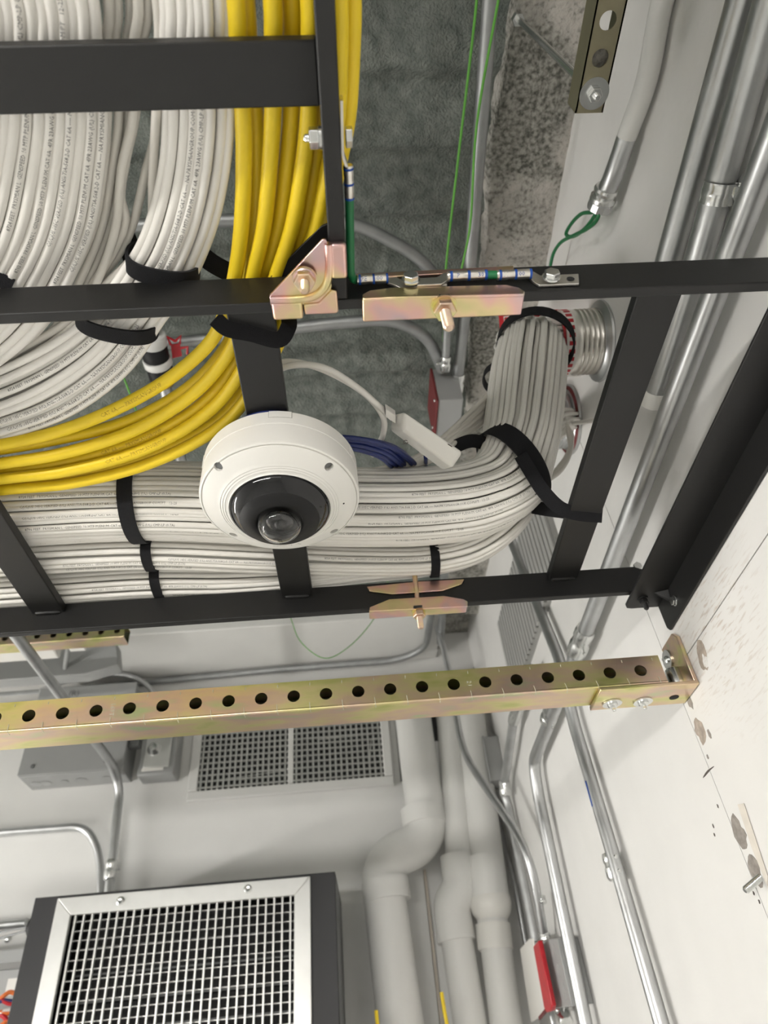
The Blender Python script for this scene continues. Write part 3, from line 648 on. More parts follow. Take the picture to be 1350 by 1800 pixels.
# grey strays between the two white bundles
G = [[(190, 0), (186, 75), (188, 205), (181, 300), (163, 400), (128, 480), (85, 560), (5, 640), (-160, 740)],
     [(205, 0), (201, 75), (208, 205), (196, 300), (178, 400), (142, 490), (98, 575), (20, 640), (-150, 730)],
     [(228, 0), (221, 75), (224, 205), (207, 320), (190, 400), (155, 490), (110, 572), (30, 632), (-150, 715)],
     [(243, 0), (236, 75), (234, 205), (214, 295), (203, 400), (176, 482), (130, 568), (50, 626), (-140, 705)],
     [(262, 0), (250, 75), (238, 205), (222, 280), (213, 345), (221, 385), (201, 440), (160, 505), (105, 590), (0, 650), (-150, 720)],
     [(292, -40), (288, 75), (280, 205), (256, 300), (231, 400), (203, 455), (166, 500), (112, 566), (40, 615), (-130, 690)],
     [(275, 0), (278, 100), (268, 300), (262, 410), (236, 450), (190, 495), (130, 555), (60, 600), (-120, 680)]]
for k, g_ in enumerate(G):
    z = .563 + .005 * (k % 3); P = [PZ(x, y, z) for x, y in g_]
    P = [Vector((P[0].x, -1.5, P[0].z))] + P + [V(-1.75, .47 + .01 * k, z)]
    cable('network_cable', wander(spline(P, 5), .001, k * 3.3), .0036, 'grey_cable', ['first', 'second', 'third', 'fourth', 'fifth', 'sixth', 'seventh'][k] + ' loose greyish cable from the left in the gap between the white bundles', 'loose cables between the white bundles')
# yellow cables
YC = [([(414, 0), (418, 75), (427, 205), (428, 300), (424, 400), (414, 480), (398, 545), (372, 600), (302, 664), (200, 722), (100, 760), (0, 782)], .550),
      ([(431, 0), (436, 75), (447, 205), (450, 300), (446, 400), (438, 480), (424, 545), (396, 610), (330, 682), (220, 742), (100, 772), (0, 790)], .563),
      ([(480, 0), (481, 75), (480, 205), (474, 300), (464, 400), (446, 480), (430, 550), (408, 612), (346, 688), (238, 756), (110, 797), (0, 815)], .549),
      ([(512, 0), (513, 75), (511, 205), (503, 300), (490, 400), (467, 480), (447, 550), (424, 620), (362, 705), (250, 772), (115, 812), (0, 829)], .561),
      ([(543, 0), (543, 75), (541, 205), (530, 300), (512, 400), (486, 480), (460, 555), (436, 630), (376, 716), (260, 788), (120, 828), (0, 843)], .548),
      ([(566, 0), (564, 75), (560, 205), (551, 300), (534, 400), (507, 480), (478, 560), (448, 650), (388, 733), (265, 800), (120, 838), (0, 850)], .560),
      ([(596, 0), (597, 75), (593, 205), (577, 300), (556, 400), (526, 480), (492, 570), (456, 662), (396, 742), (270, 812), (125, 850), (0, 862)], .550),
      ([(618, 0), (617, 75), (610, 205), (592, 300), (570, 400), (538, 480), (504, 570), (466, 650), (400, 728), (280, 796), (130, 836), (0, 848)], .565)]
for k, (g_, z) in enumerate(YC):
    P = [PZ(x, y, z) for x, y in g_]; P = [Vector((P[0].x, -1.7, P[0].z))] + P + [PZ(-200, g_[-1][1] + 26, z), V(-1.75, .60 + .012 * k, z)]
    kw = dict(txt='MTP PLENUM FIBER CABLE 72F  SM', tpx=(180, None), sgn=-1, th=.0042, ink='yellow_ink') if k in (0, 3, 4) else {}
    if kw: kw['txt'] = 'CAT 6A ---- PRYSMIANGROUP'
    cable('yellow_cable', wander(spline(P, 6), .0016, k * 5.1), .0064, 'yellow_cable', ['first', 'second', 'third', 'fourth', 'fifth', 'sixth', 'seventh', 'rightmost'][k] + (' thick yellow cable from the left at the top of the yellow bundle' if k < 7 else ' thick yellow cable, passing right of the overhead rack rail'), 'thick yellow cables', seg=12, **kw)

# ---- main bundle on the rack, turning up into the wall sleeve
def bundle(name, C, ru, rv, rings, r, m, label, group, texts=None, amp=.0008, udir=YA, ns=5, sd=0, squash=None):
    n = len(C); T, _ = frames(C)
    st = []
    for i in range(n):
        u = (udir - T[i] * udir.dot(T[i])).normalized(); st.append((C[i], u, T[i].cross(u)))
    idx = 0
    for rho, cnt in rings:
        for j in range(cnt):
            a = 2 * math.pi * (j + random.uniform(-.14, .14)) / cnt; rr = rho * random.uniform(.975, 1.015)
            tw = random.uniform(-.03, .03); P = []
            for i, (c, u, v) in enumerate(st):
                k = ru[i] if isinstance(ru, list) else ru; kv = rv[i] if isinstance(rv, list) else rv
                P.append(c + u * math.cos(a + tw * i * .35) * rr * k + v * math.sin(a + tw * i * .35) * rr * kv)
            path = wander(spline(P, ns), amp, sd + idx * 2.3)
            kw = texts.get(idx, {}) if texts else {}
            cable(name, path, r, m, label, group, **kw); idx += 1
    return st
random.seed(5)
zM = .592; y0 = PZ(250, 880, zM).y
RC = PX(1055, 600, XW) - XA * .072
MC = [V(-1.75, y0, zM), V(-1.1, y0, zM), V(-.6, y0 - .002, zM), PZ(250, 881, zM), PZ(450, 886, zM), PZ(640, 892, zM), PZ(760, 889, zM + .002), PZ(845, 874, zM + .006), PZ(893, 842, zM + .022),
      PZ(911, 790, .655), PZ(921, 725, .725), PZ(928, 660, .795), PZ(934, 618, .842), RC - XA * .052 - ZA * .004, RC - XA * .020, RC + XA * .02]
ruM = [.052, .052, .052, .049, .052, .052, .052, .051, .050, .048, .050, .052, .050, .046, .039, .036]
rvM = [.047, .047, .047, .045, .047, .047, .047, .048, .050, .049, .052, .053, .050, .045, .039, .036]
def ang_idx(deg, cnt): return int(round(deg / 360 * cnt)) % cnt
nO = 44; TX = {}
for k, (deg, tpx, tx, off) in enumerate([(252, (640, None), 0, 0), (238, (690, None), 1, .2), (222, (600, None), 3, -.1), (268, (560, None), 3, .3), (284, (700, None), 2, .1), (206, (720, None), 2, .2), (300, (60, None), 3, 0),
                                    (244, (20, None), 3, .1), (262, (90, None), 2, -.2), (276, (290, None), 1, .2), (214, (60, None), 0, 0), (230, (30, None), 3, .3)]):
    TX[ang_idx(deg, nO)] = dict(txt=T_A[tx], tpx=tpx, sgn=1, off=off, th=.0030)
stM = bundle('network_cable', MC, ruM, rvM, [(.97, nO), (.80, 32)], .0037, 'white_cable', 'white network cable in the thick main bundle rising to the upper wall sleeve', 'cables of the main bundle', TX, sd=100)
zL = .5625
L1 = [V(-1.75, PZ(250, 972, zL).y, zL), V(-1.0, PZ(250, 972, zL).y, zL), PZ(120, 977, zL), PZ(264, 972, zL), PZ(450, 979, zL), PZ(640, 985, zL), PZ(760, 982, zL), PZ(838, 962, zL + .004), PZ(893, 920, .585), PZ(925, 872, .63), PZ(938, 815, .70), PZ(950, 765, .775), PZ(975, 742, .83), PX(1000, 738, .41)]
bundle('network_cable', L1, [.021] * 5 + [.019] * 9, [.019] * 14, [(.95, 15), (.5, 6)], .0036, 'white_cable', 'white network cable in the middle bundle strapped under the main bundle', 'cables of the middle bundle',
       {9: dict(txt=T_A[0], tpx=(575, None), sgn=1, th=.0026), 10: dict(txt=T_A[3], tpx=(280, None), sgn=1, th=.0026), 11: dict(txt=T_A[1], tpx=(120, None), sgn=1, th=.0026), 12: dict(txt=T_A[3], tpx=(60, None), sgn=1, th=.0026)}, sd=300)
L2 = [V(-1.75, PZ(100, 1034, zL).y, zL), V(-1.0, PZ(100, 1034, zL).y, zL), PZ(80, 1034, zL), PZ(278, 1022, zL), PZ(400, 1020, zL), PZ(520, 1013, zL), PZ(640, 1002, zL), PZ(760, 992, zL), PZ(835, 972, zL + .006), PZ(888, 932, .60), PZ(915, 890, .65), PZ(928, 840, .71), PZ(950, 790, .775), PZ(985, 752, .82), PX(1000, 742, .41)]
bundle('network_cable', L2, [.027] * 4 + [.024, .020, .017, .014, .013, .013, .013, .013, .013, .013, .013], [.018] * 5 + [.016, .014] + [.012] * 8, [(.95, 16), (.5, 6)], .0036, 'white_cable', 'white network cable in the rearmost flat bundle along the rear rail', 'cables of the rearmost bundle',
       {11: dict(txt=T_A[0], tpx=(150, None), sgn=1, th=.0026), 13: dict(txt=T_A[3], tpx=(300, None), sgn=1, th=.0026)}, sd=500)
P = [PZ(120, 1060, .548), PZ(300, 1052, .546), PZ(400, 1048, .545), PZ(480, 1037, .546), PZ(560, 1022, .548), PZ(640, 1012, .552), PZ(720, 1003, .556)]
cable('network_cable', spline([V(-1.5, P[0].y, .55)] + P, 6), .0036, 'white_cable', 'single white network cable sagging lowest along the rear rail', None)
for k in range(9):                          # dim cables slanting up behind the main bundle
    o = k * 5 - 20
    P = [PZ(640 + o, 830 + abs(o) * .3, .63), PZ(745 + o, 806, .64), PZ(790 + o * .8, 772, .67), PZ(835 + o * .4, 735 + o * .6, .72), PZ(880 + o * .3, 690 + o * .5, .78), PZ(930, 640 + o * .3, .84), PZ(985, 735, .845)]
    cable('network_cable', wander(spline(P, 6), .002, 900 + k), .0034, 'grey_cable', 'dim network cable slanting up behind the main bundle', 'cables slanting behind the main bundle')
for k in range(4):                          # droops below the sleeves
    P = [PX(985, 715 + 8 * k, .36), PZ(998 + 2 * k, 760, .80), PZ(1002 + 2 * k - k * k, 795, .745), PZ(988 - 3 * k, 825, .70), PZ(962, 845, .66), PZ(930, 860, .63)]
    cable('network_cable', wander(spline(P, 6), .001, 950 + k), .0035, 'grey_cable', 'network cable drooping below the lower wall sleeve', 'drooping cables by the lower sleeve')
cable('network_cable', spline([PX(975, 748, .37), PX(1010, 744, .385), PX(1050, 738, .40), PX(1085, 728, .41)], 6), .0035, 'white_cable', 'single white cable running right behind the rung from the lower sleeve', None)

# ---- blue cables coiled behind the camera
for k in range(12):
    q = (k % 6) * 7; z = .568 + .006 * (k // 6) + .002 * (k % 3)
    P = [PZ(470, 775 + q, z), PZ(540, 768 + q * .7, z), PZ(605, 768 + q * .55, z + .003), PZ(665 - q * .3, 778 + q * .55, z + .004), PZ(712 - q * .8, 798 + q * .5, z + .04), PZ(740 - q * 1.3, 826 + q * .1, z + .08), PZ(752 - q * 1.5, 860, z + .10)]
    cable('patch_cable', wander(spline(P, 6), .003, 700 + k, 9), .0028, 'blue_cable', 'dark blue cable in the loose coil to the right of the camera', 'blue coil beside the camera')
for k in range(3):
    P = [PZ(395, 775, .5262), PZ(423 + 2 * k, 741 + 2 * k, .5262), PZ(455, 728 + 3 * k, .5262), PZ(490, 726 + 3 * k, .5262), PZ(527 - 2 * k, 735 + 2 * k, .5262), PZ(560, 755, .527)]
    cable('patch_cable', spline(P, 6), .0026, 'blue_cable', 'dark blue cable squeezed between the rung and top of the camera', 'blue cables on top of the camera')
cable('patch_cable', spline([PZ(748, 800, .61), PZ(749, 825, .65), PZ(750, 860, .67)], 4), .0026, 'blue_cable', 'short upright blue cable end below the white adapter', None)
# ---- white adapter with its two leads
ad = thing('inline_adapter', PZ(755, 775, .575), 'white plastic inline adapter lying slanted above the main bundle', 'adapter')
fr = [PZ(x, y, .575) for x, y in ((709, 722), (815, 795), (797, 823), (707, 757))]; bk = [PZ(x, y, .603) for x, y in ((688, 727), (797, 800), (779, 828), (684, 756))]
mesh('adapter_body', (fr + bk, [(0, 1, 2, 3), (7, 6, 5, 4), (0, 4, 5, 1), (1, 5, 6, 2), (2, 6, 7, 3), (3, 7, 4, 0)]), 'white_plastic', ad, bevel=.0045, seg=4)
c = PZ(686, 727, .592); mesh('socket', obox(c, (fr[1] - fr[0]).normalized() * .008, (fr[3] - fr[0]).normalized() * .006, ZA * .005), 'offwhite_plastic', ad, bevel=.001)
mesh('socket_opening', obox(c + (fr[0] - fr[1]).normalized() * .0078, (fr[1] - fr[0]).normalized() * .0006, (fr[3] - fr[0]).normalized() * .0042, ZA * .0035), 'dark_hole', ad)
u_ = (fr[1] - fr[0]).normalized(); mesh('slot_mark', obox(PZ(791, 783, .5747), u_ * .0035, u_.cross(ZA) * .0005, ZA * .0003), 'crack', ad)
mesh('symbol_mark', tube([PZ(713 + 4 * math.cos(q), 777 + 3 * math.sin(q), .585) for q in [R_(40 * k) for k in range(9)]], .0005, 5), 'crack', ad)
cable('white_lead', spline([PZ(430, 690, .60), PZ(488, 650, .60), PZ(525, 641, .60), PZ(572, 647, .60), (PZ(632, 684, .60)), PZ(664, 712, .597), PZ(690, 735, .594)], 7), .0036, 'white_cable', 'white lead arching from the middle rung into the adapter', None)
cable('white_lead', spline([PZ(440, 670, .61), PZ(495, 637, .607), PZ(545, 642, .605), PZ(605, 668, .603), PZ(650, 700, .60), PZ(674, 735, .598), PZ(673, 765, .60), PZ(655, 800, .61)], 7), .0036, 'white_cable', 'white lead crossing the other and hooking down toward the blue coil', None)

# ================================================================== STRAPS
def loop(c, u, v, w_, lab, T_=None, t=.0012, n=36, sup=2.4):
    pts, nr = [], []
    for k in range(n + 1):
        a = 2 * math.pi * k / n; ca, sa = math.cos(a), math.sin(a); e = 2 / sup
        x, y = math.copysign(abs(ca) ** e, ca), math.copysign(abs(sa) ** e, sa)
        pts.append(c + u * x + v * y); nr.append((u.normalized() * ca / u.length + v.normalized() * sa / v.length).normalized())
    T2 = u.cross(v).normalized(); vs2, fs2 = [], []
    for i in range(n):
        vs2 += [pts[i] + T2 * w_ / 2 + nr[i] * t, pts[i] - T2 * w_ / 2 + nr[i] * t, pts[i] - T2 * w_ / 2 - nr[i] * t, pts[i] + T2 * w_ / 2 - nr[i] * t]
    for i in range(n):
        j = (i + 1) % n
        for k in range(4): fs2.append((i * 4 + k, i * 4 + (k + 1) % 4, j * 4 + (k + 1) % 4, j * 4 + k))
    return mesh('hook_and_loop_strap', (vs2, fs2), 'black_strap', label=lab, cat='strap', group='black cable straps')
c = PZ(243, 881, zM); loop(c, YA * .0545, ZA * .0505, .0175, 'black strap around the main bundle left of the camera', sup=2)
c = PZ(265, 971, zL); loop(c, YA * .0235, ZA * .0215, .0125, 'black strap around the middle bundle, lower left of the camera')
c = PZ(281, 1022, zL); loop(c, YA * .0300, ZA * .0205, .0125, 'black strap around the rearmost bundle touching the rear rail')
c = PZ(762, 984, zL); loop(c, YA * .0235, ZA * .0215, .012, 'small black strap on the lower bundles right of the camera')
c = PZ(941, 606, .858); tn = Vector((.30, 0, 1)).normalized(); u = (YA - tn * YA.dot(tn)).normalized(); loop(c, u * .0585, tn.cross(u) * .0575, .021, 'black strap around the top of the rising bundle near the red sleeve', sup=2)
c = MC[11] - XA * .035 + YA * .02 + ZA * .02; tn = (MC[12] - MC[11]).normalized(); u = (YA - tn * YA.dot(tn)).normalized(); loop(c, u * .03, tn.cross(u) * .025, .012, 'small black strap at the left edge of the rising bundle', sup=2)
c = MC[8].lerp(MC[9], .42); tn = (MC[9] - MC[8] + XA * .05).normalized(); u = (YA - tn * YA.dot(tn)).normalized(); loop(c, u * .0575, tn.cross(u) * .0585, .027, 'wide black strap at the bend where the main bundle turns up', sup=2)
def rib(pp, w_, lab, nrm=None, t=.001):
    P = spline([PZ(x, y, z) for x, y, z in pp], 6); nr = [(O - p).normalized() for p in P] if nrm is None else nrm
    return mesh('hook_and_loop_strap', ribbon(P, nr, w_, t), 'black_strap', label=lab, cat='strap', group='black cable straps')
rib([(915, 800, .600), (938, 838, .572), (957, 866, .545), (985, 893, .530), (1015, 903, .5255), (1058, 907, .5255)], .017, 'long black strap tail tying the bend to the right rung')
rib([(900, 884, .62), (945, 893, .59), (1005, 901, .545)], .018, 'black strap tail running flat behind the long tail')
rib([(775, 800, .66), (800, 785, .66), (830, 775, .66), (860, 782, .655)], .018, 'black strap end poking out left of the bend')
# straps on the curved bundles
mL, mR = PZ(228, 462, .553), PZ(342, 482, .553); loop((mL + mR) / 2 + ZA * .008, (mR - mL) * .56, ZA * .0235, .015, 'black strap on the curved white bundle just above the front rail')
mL, mR = PZ(140, 560, .553), PZ(268, 584, .553); loop((mL + mR) / 2 + ZA * .008, (mR - mL) * .56, ZA * .0235, .015, 'black strap on the curved white bundle just below the front rail')
rib([(378, 560, .523), (398, 577, .521), (440, 586, .520), (492, 597, .521), (507, 575, .530), (508, 560, .545)], .014, 'black strap wrapping the yellow cables under the middle rung')
rib([(345, 440, .60), (372, 462, .60), (405, 480, .60), (445, 500, .60)], .017, 'black strap stretched between the white and yellow bundles')
rib([(205, 380, .61), (222, 420, .61), (238, 470, .61), (245, 520, .61)], .018, 'black strap hanging behind the loose cables')
rib([(-30, 480, .543), (0, 492, .543), (22, 503, .543)], .012, 'black strap end at the far left beside the front rail')
# ================================================================== WALL SLEEVES
def sleeve(c, R0, lab, dirty, ln):
    t = thing('wall_sleeve', c, lab, 'wall sleeve', 'cable sleeves in the right wall')
    mesh('flange', lathe([(R0 * .7, 0), (R0 * 1.26, 0), (R0 * 1.28, .002), (R0 * 1.26, .005), (R0 * 1.1, .007), (R0 * 1.04, .010), (R0 * .98, .010)], c, -XA, 48, False, False), 'emt', t)
    pr = []
    for k in range(5): pr += [(R0 * .985, .010 + k * .0075), (R0 * 1.0, .012 + k * .0075), (R0 * 1.03, .0138 + k * .0075), (R0 * 1.0, .0156 + k * .0075)]
    pr += [(R0 * .985, .0475), (R0 * .985, ln - .016)]
    mesh('threaded_body', lathe(pr, c, -XA, 48, False, False), 'emt' if dirty else 'tin', t, ang=80)
    if not dirty:
        er_ = mesh('end_ring', lathe([(R0 * .985, ln - .018), (R0 * 1.01, ln - .017), (R0 * 1.01, ln), (R0 * .93, ln), (R0 * .93, ln - .02)], c, -XA, 48, False, False), 'offwhite_plastic', t)
        mesh('inner_ring', lathe([(R0 * .95, ln - .004), (R0 * .95, ln + .004), (R0 * .80, ln + .002), (R0 * .80, ln - .03)], c, -XA, 48, False, False), 'red_plastic', t)
        for k in range(26):
            a = 2 * math.pi * k / 26; d = Vector((0, math.cos(a), math.sin(a))); e = Vector((0, -math.sin(a), math.cos(a)))
            mesh('ring_tooth', obox(c - XA * (ln - .0085) + d * R0 * 1.012, XA * .0048, e * R0 * .062, d * .0006), 'red_plastic', er_, smooth=False)
    else:
        mesh('fire_seal', lathe([(R0 * 1.27, .003), (R0 * 1.20, .0065), (R0 * 1.10, .0085)], c, -XA, 48, False, False), 'red_paint', t)
    return t
s1 = PX(1055, 600, XW); ts1 = sleeve(s1, .0515, 'upper metal wall sleeve with a red-toothed white ring around the cables', False, .072)
s2 = PX(1002, 738, XW); sleeve(s2, .0520, 'lower ribbed metal wall sleeve with a dull red seal behind the bundle', True, .055)
fl = [PX(x, y, .325) for x, y in ((876, 552), (884, 545), (946, 540), (946, 572), (905, 590), (886, 593), (878, 578))]
mesh('seal_flap', prism(fl, XA * .006), 'red_plastic', ts1, bevel=.0015)
fl = [PX(x, y, .3225) for x, y in ((886, 557), (908, 554), (907, 576), (888, 580))]
mesh('flap_window', tube(fl, .0011, 6, True), 'offwhite_plastic', ts1)
mesh('flap_tooth', bx(s1.x - .075, s1.x - .062, s1.y - .03, s1.y - .012, s1.z - CZ + .046, s1.z - CZ + .052), 'red_plastic', ts1, bevel=.001)
mesh('sleeve_bracket', obox(PX(1000, 657, .40), XA * .022, YA * .004, ZA * .004), 'offwhite_plastic', ts1, bevel=.001)
mesh('bracket_screw', hexnut(PX(1020, 652, .405), -YA, .006, .006), 'bright_zinc', ts1, smooth=False)

# ================================================================== CONDUITS ON THE RIGHT WALL
def conduit(path, r, lab, m='emt', rad=.06, seg=16, grp='metal conduits', nm='conduit'):
    p = bends(path, rad); t = thing(nm, Vector(p[len(p) // 2]), lab, 'conduit', grp)
    mesh('tubing', tube(p, r, seg), m, t, ang=60); return t
def fitting(t, a, b, r, m='bright_zinc', screws=1, sd=None):   # set-screw or compression fitting between two points
    a, b = Vector(a), Vector(b); L_ = (b - a).length; ax = (b - a).normalized()
    mesh('coupling', lathe([(r * .95, 0), (r * 1.22, .0004), (r * 1.30, L_ * .12), (r * 1.30, L_ * .3), (r * 1.18, L_ * .36), (r * 1.20, L_ * .5), (r * 1.34, L_ * .55), (r * 1.34, L_ * .85), (r * 1.2, L_ * .95), (r * .95, L_)], a, ax, 12), m, t, ang=30)
    sd = sd or axes(ax)[1]; sd = (sd - ax * sd.dot(ax)).normalized()
    for k in range(screws):
        q = a.lerp(b, (.25, .75)[k] if screws > 1 else .5)
        mesh('set_screw', lathe([(.0018, 0), (.0018, .006), (.0035, .006), (.0035, .0085), (.002, .010)], q + sd * r * 1.2, sd, 8), m, t)
xc = XW - .022
t = conduit([PX(1345, -140, xc), PX(1305, 0, xc), PX(1175, 458, xc), PX(1139, 585, xc)], .0155, 'left galvanized conduit of the three along the upper right wall')
t = conduit([PX(1400, -160, xc), PX(1355, 0, xc), PX(1225, 468, xc), PX(1153, 690, xc)], .0155, 'middle galvanized conduit held by a shiny strap, ending in a white cap')
a, b = PX(1155, 684, xc), PX(1147, 708, xc); mesh('end_cap', lathe([(.0165, 0), (.0172, .002), (.0172, (b - a).length), (.012, (b - a).length + .002)], a, b - a, 20), 'white_plastic', t)
c = PX(1264, 337, xc); d = (PX(1225, 468, xc) - PX(1305, 180, xc)).normalized()
st = thing('conduit_strap', c, 'shiny zinc strap clamping the middle conduit to the wall', 'strap')
mesh('strap_band', lathe([(.0158, -.0105), (.0172, -.0105), (.0172, -.004), (.0178, -.003), (.0178, .003), (.0172, .004), (.0172, .0105), (.0158, .0105)], c, d, 28, False, False), 'bright_zinc', st)
e = PX(1306, 338, XW - .004)
mesh('strap_ear', obox((c + e) / 2 + (e - c).normalized() * .006, (e - c) * .38, d * .009, (e - c).cross(d).normalized() * .001), 'bright_zinc', st, bevel=.0005)
mesh('strap_foot', lathe([(.001, 0), (.020, 0), (.020, .002), (.001, .0025)], e + ZA * -.004, -XA, 22), 'grey_enamel', st)
mesh('bolt_head', hexnut(e - XA * .003, -XA, .0068, .005), 'bright_zinc', st, smooth=False)
xc3 = XW - .026
P = [PX(1457, -10, xc3), PX(1350, 265, xc3), PX(1262, 520, xc3), PX(1037, 1091, xc3), PX(962, 1275, xc3), PX(941, 1342, xc3), PX(951, 1420, xc3), PX(1026, 1800, xc3), PX(1050, 1900, xc3)]
P = [P[0], P[3], PX(938, 1338, xc3), PX(945, 1392, xc3), PX(1040, 1850, xc3)]
t = conduit(P, .0135, 'long galvanized conduit along the right wall that bends down in the far corner', rad=.07)
fitting(t, PX(1031, 1105, xc3), PX(1012, 1150, xc3), .0138, sd=-ZA)
fitting(t, PX(970, 1250, xc3), PX(963, 1268, xc3), .0138, sd=-ZA)
# painted conduit with green wires
P = [PX(1230, -200, XW - .016), PX(1165, 0, XW - .016), PX(1137, 140, XW - .017), PX(1102, 240, XW - .02), PX(1078, 308, XW - .026), PX(1066, 335, XW - .028)]
t = thing('conduit', P[3], 'white painted conduit with a bare end and green wires hanging out', 'conduit', 'metal conduits')
mesh('painted_tubing', tube(spline(P[:4], 6), .0135, 16), 'pipe_paint', t); mesh('tubing', tube(spline(P[3:], 6), .0134, 16), 'emt', t)
a, b = PX(1068, 328, XW - .027), PX(1053, 366, XW - .030); ax = (b - a).normalized(); L_ = (b - a).length
mesh('coupling', lathe([(.0138, 0), (.0165, .001), (.018, L_ * .15), (.0165, L_ * .3), (.0155, L_ * .38), (.019, L_ * .45), (.019, L_ * .6), (.0165, L_ * .66)], a, ax, 18), 'bright_zinc', t, ang=25)
mesh('bushing', lathe([(.017, L_ * .62), (.0185, L_ * .66), (.0185, L_), (.013, L_ + .001)], a, ax, 12), 'emt', t, ang=25)
mesh('set_screw', lathe([(.002, 0), (.002, .008), (.004, .008), (.004, .011)], a.lerp(b, .5) - YA * .012 - ZA * .010, Vector((-.6, -.5, -.4)), 8), 'bright_zinc', t)
xg = XW - .030
mesh('ground_wire', tube(spline([PX(x, y, xg) for x, y in ((1056, 362), (1044, 372), (1022, 376), (1003, 395), (995, 411), (1006, 416), (1030, 400), (1046, 378), (1052, 366))], 6), .0030, 10), 'green_wire', label='green wire looping back into the painted conduit end', cat='wire')
mesh('ground_wire', tube(spline([PX(x, y, xg - .004) for x, y in ((1056, 362), (1050, 385), (1032, 402), (1008, 414), (984, 428), (972, 448), (966, 475), (962, 500))], 6), .0030, 10), 'green_wire', label='green wire dropping from the painted conduit toward the right lug', cat='wire')
# vertical conduit on the near part of the right wall
xv = XW - .020
t = conduit([PX(868, 870, xv), PX(893, 935, xv), PX(988, 1170, xv), PX(1004, 1255, xv), PX(1076, 1497, xv), PX(1180, 1860, xv)], .0115, 'upright galvanized conduit with a two-screw coupling on the right wall', rad=.08)
fitting(t, PX(1073, 1500, xv), PX(1086, 1548, xv), .0122, screws=2, sd=-YA)
mesh('size_mark', obox(PX(1035, 1395, xv - .0114), ZA * .022, YA * .002, XA * .0005), 'blue_mark', t)
# bright conduit crossing from the back wall to the box
t = conduit([PY(752, 1040, 2.03), PY(792, 1185, 2.03), PY(812, 1322, 2.02), PX(932, 1500, .385), PX(958, 1655, .400)], .0105, 'bright conduit slanting across from the corner to the junction box', rad=.10)
fitting(t, PX(948, 1575, .399), PX(951, 1590, .399), .0108, sd=-YA); fitting(t, PX(956, 1640, .40), PX(959, 1656, .40), .0108, sd=-YA)
# shaded conduit and small box beside it
xk = XW - .03
t = conduit([PX(935, 1175, xk), PX(903, 1262, xk), PX(884, 1392, xk), PX(893, 1412, XW - .02), PX(941, 1655, XW - .02)], .0115, 'shaded conduit dropping behind the strut beside a small grey box', rad=.03)
fitting(t, PX(913, 1238, xk), PX(902, 1270, xk), .0118, sd=-YA); fitting(t, PX(886, 1372, xk), PX(890, 1400, xk), .0125, sd=-YA)
b = PX(868, 1335, XW - .02)
t = thing('pull_box', b, 'small grey pull box on the right wall beside the shaded conduit', 'electrical box')
mesh('box_body', bx(XW - .045, XW, b.y - .035, b.y + .045, b.z - CZ - .075, b.z - CZ + .06), 'grey_enamel', t, bevel=.002)
mesh('box_cover', bx(XW - .049, XW - .045, b.y - .038, b.y + .048, b.z - CZ - .078, b.z - CZ + .063), 'grey_enamel', t, bevel=.001)
for dz in (-.05, .03): mesh('cover_screw', lathe([(.004, 0), (.003, .002)], Vector((XW - .049, b.y, b.z + dz)), -XA, 10), 'grey_dark', t)
mesh('conduit', cyl(PX(893, 1600, XW - .012), PX(940, 1850, XW - .012), .008, 12), 'emt', label='thin upright conduit left of the red-handled box', cat='conduit', group='metal conduits')
mesh('conduit', tube(bends([PX(872, 1420, XW - .012), PX(906, 1560, XW - .012), PX(931, 1700, XW - .012)], .05), .007, 12), 'emt', label='thin upright conduit between the white pipes and the box', cat='conduit', group='metal conduits')
# red-handled junction box
t = thing('junction_box', PX(975, 1775, XW), 'grey junction box with white cover and long red handle, bottom right', 'electrical box')
mesh('box_body', prism([PX(x, y, .385) for x, y in ((943, 1652), (979, 1650), (1005, 1768), (967, 1774))], XA * .044), 'grey_enamel', t, bevel=.0015)
mesh('box_cover', prism([PX(x, y, .372) for x, y in ((914, 1668), (930, 1650), (936, 1650), (959, 1772), (955, 1784), (933, 1797))], XA * .004), 'offwhite_plastic', t, bevel=.0012)
hd_ = mesh('handle', prism([PX(x, y, .362) for x, y in ((937, 1664), (946, 1653), (970, 1768), (968, 1776), (960, 1780), (956, 1770))], XA * .010), 'red_plastic', t, bevel=.002)
mesh('handle_tab', obox(PX(954, 1783, .364), (PX(960, 1776, .364) - PX(950, 1788, .364)) * .6, XA * .002, ZA * .003), 'red_paint', hd_)
for px, py in ((974, 1672), (983, 1706), (992, 1741)): mesh('knockout', lathe([(.011, 0), (.0125, .0008), (.014, 0)], PX(px, py, .3848), -XA, 20, True, False), 'grey_enamel', t)
for px, py in ((961, 1695), (967, 1723)): mesh('screw_hole', lathe([(.0022, 0), (.001, .0004)], PX(px, py, .3848), -XA, 10), 'dark_hole', t)
fitting(t, PX(986, 1772, .40), PX(996, 1800, .40), .012, sd=-YA)
mesh('conduit', cyl(PX(990, 1780, .402), PX(1006, 1860, .402), .0115), 'emt', label='short conduit leaving the bottom of the red-handled box', cat='conduit', group='metal conduits')
mesh('conduit', cyl(PX(968, 1775, .405), PX(984, 1860, .405), .006), 'emt', label='slim bright conduit below the red handle', cat='conduit', group='metal conduits')
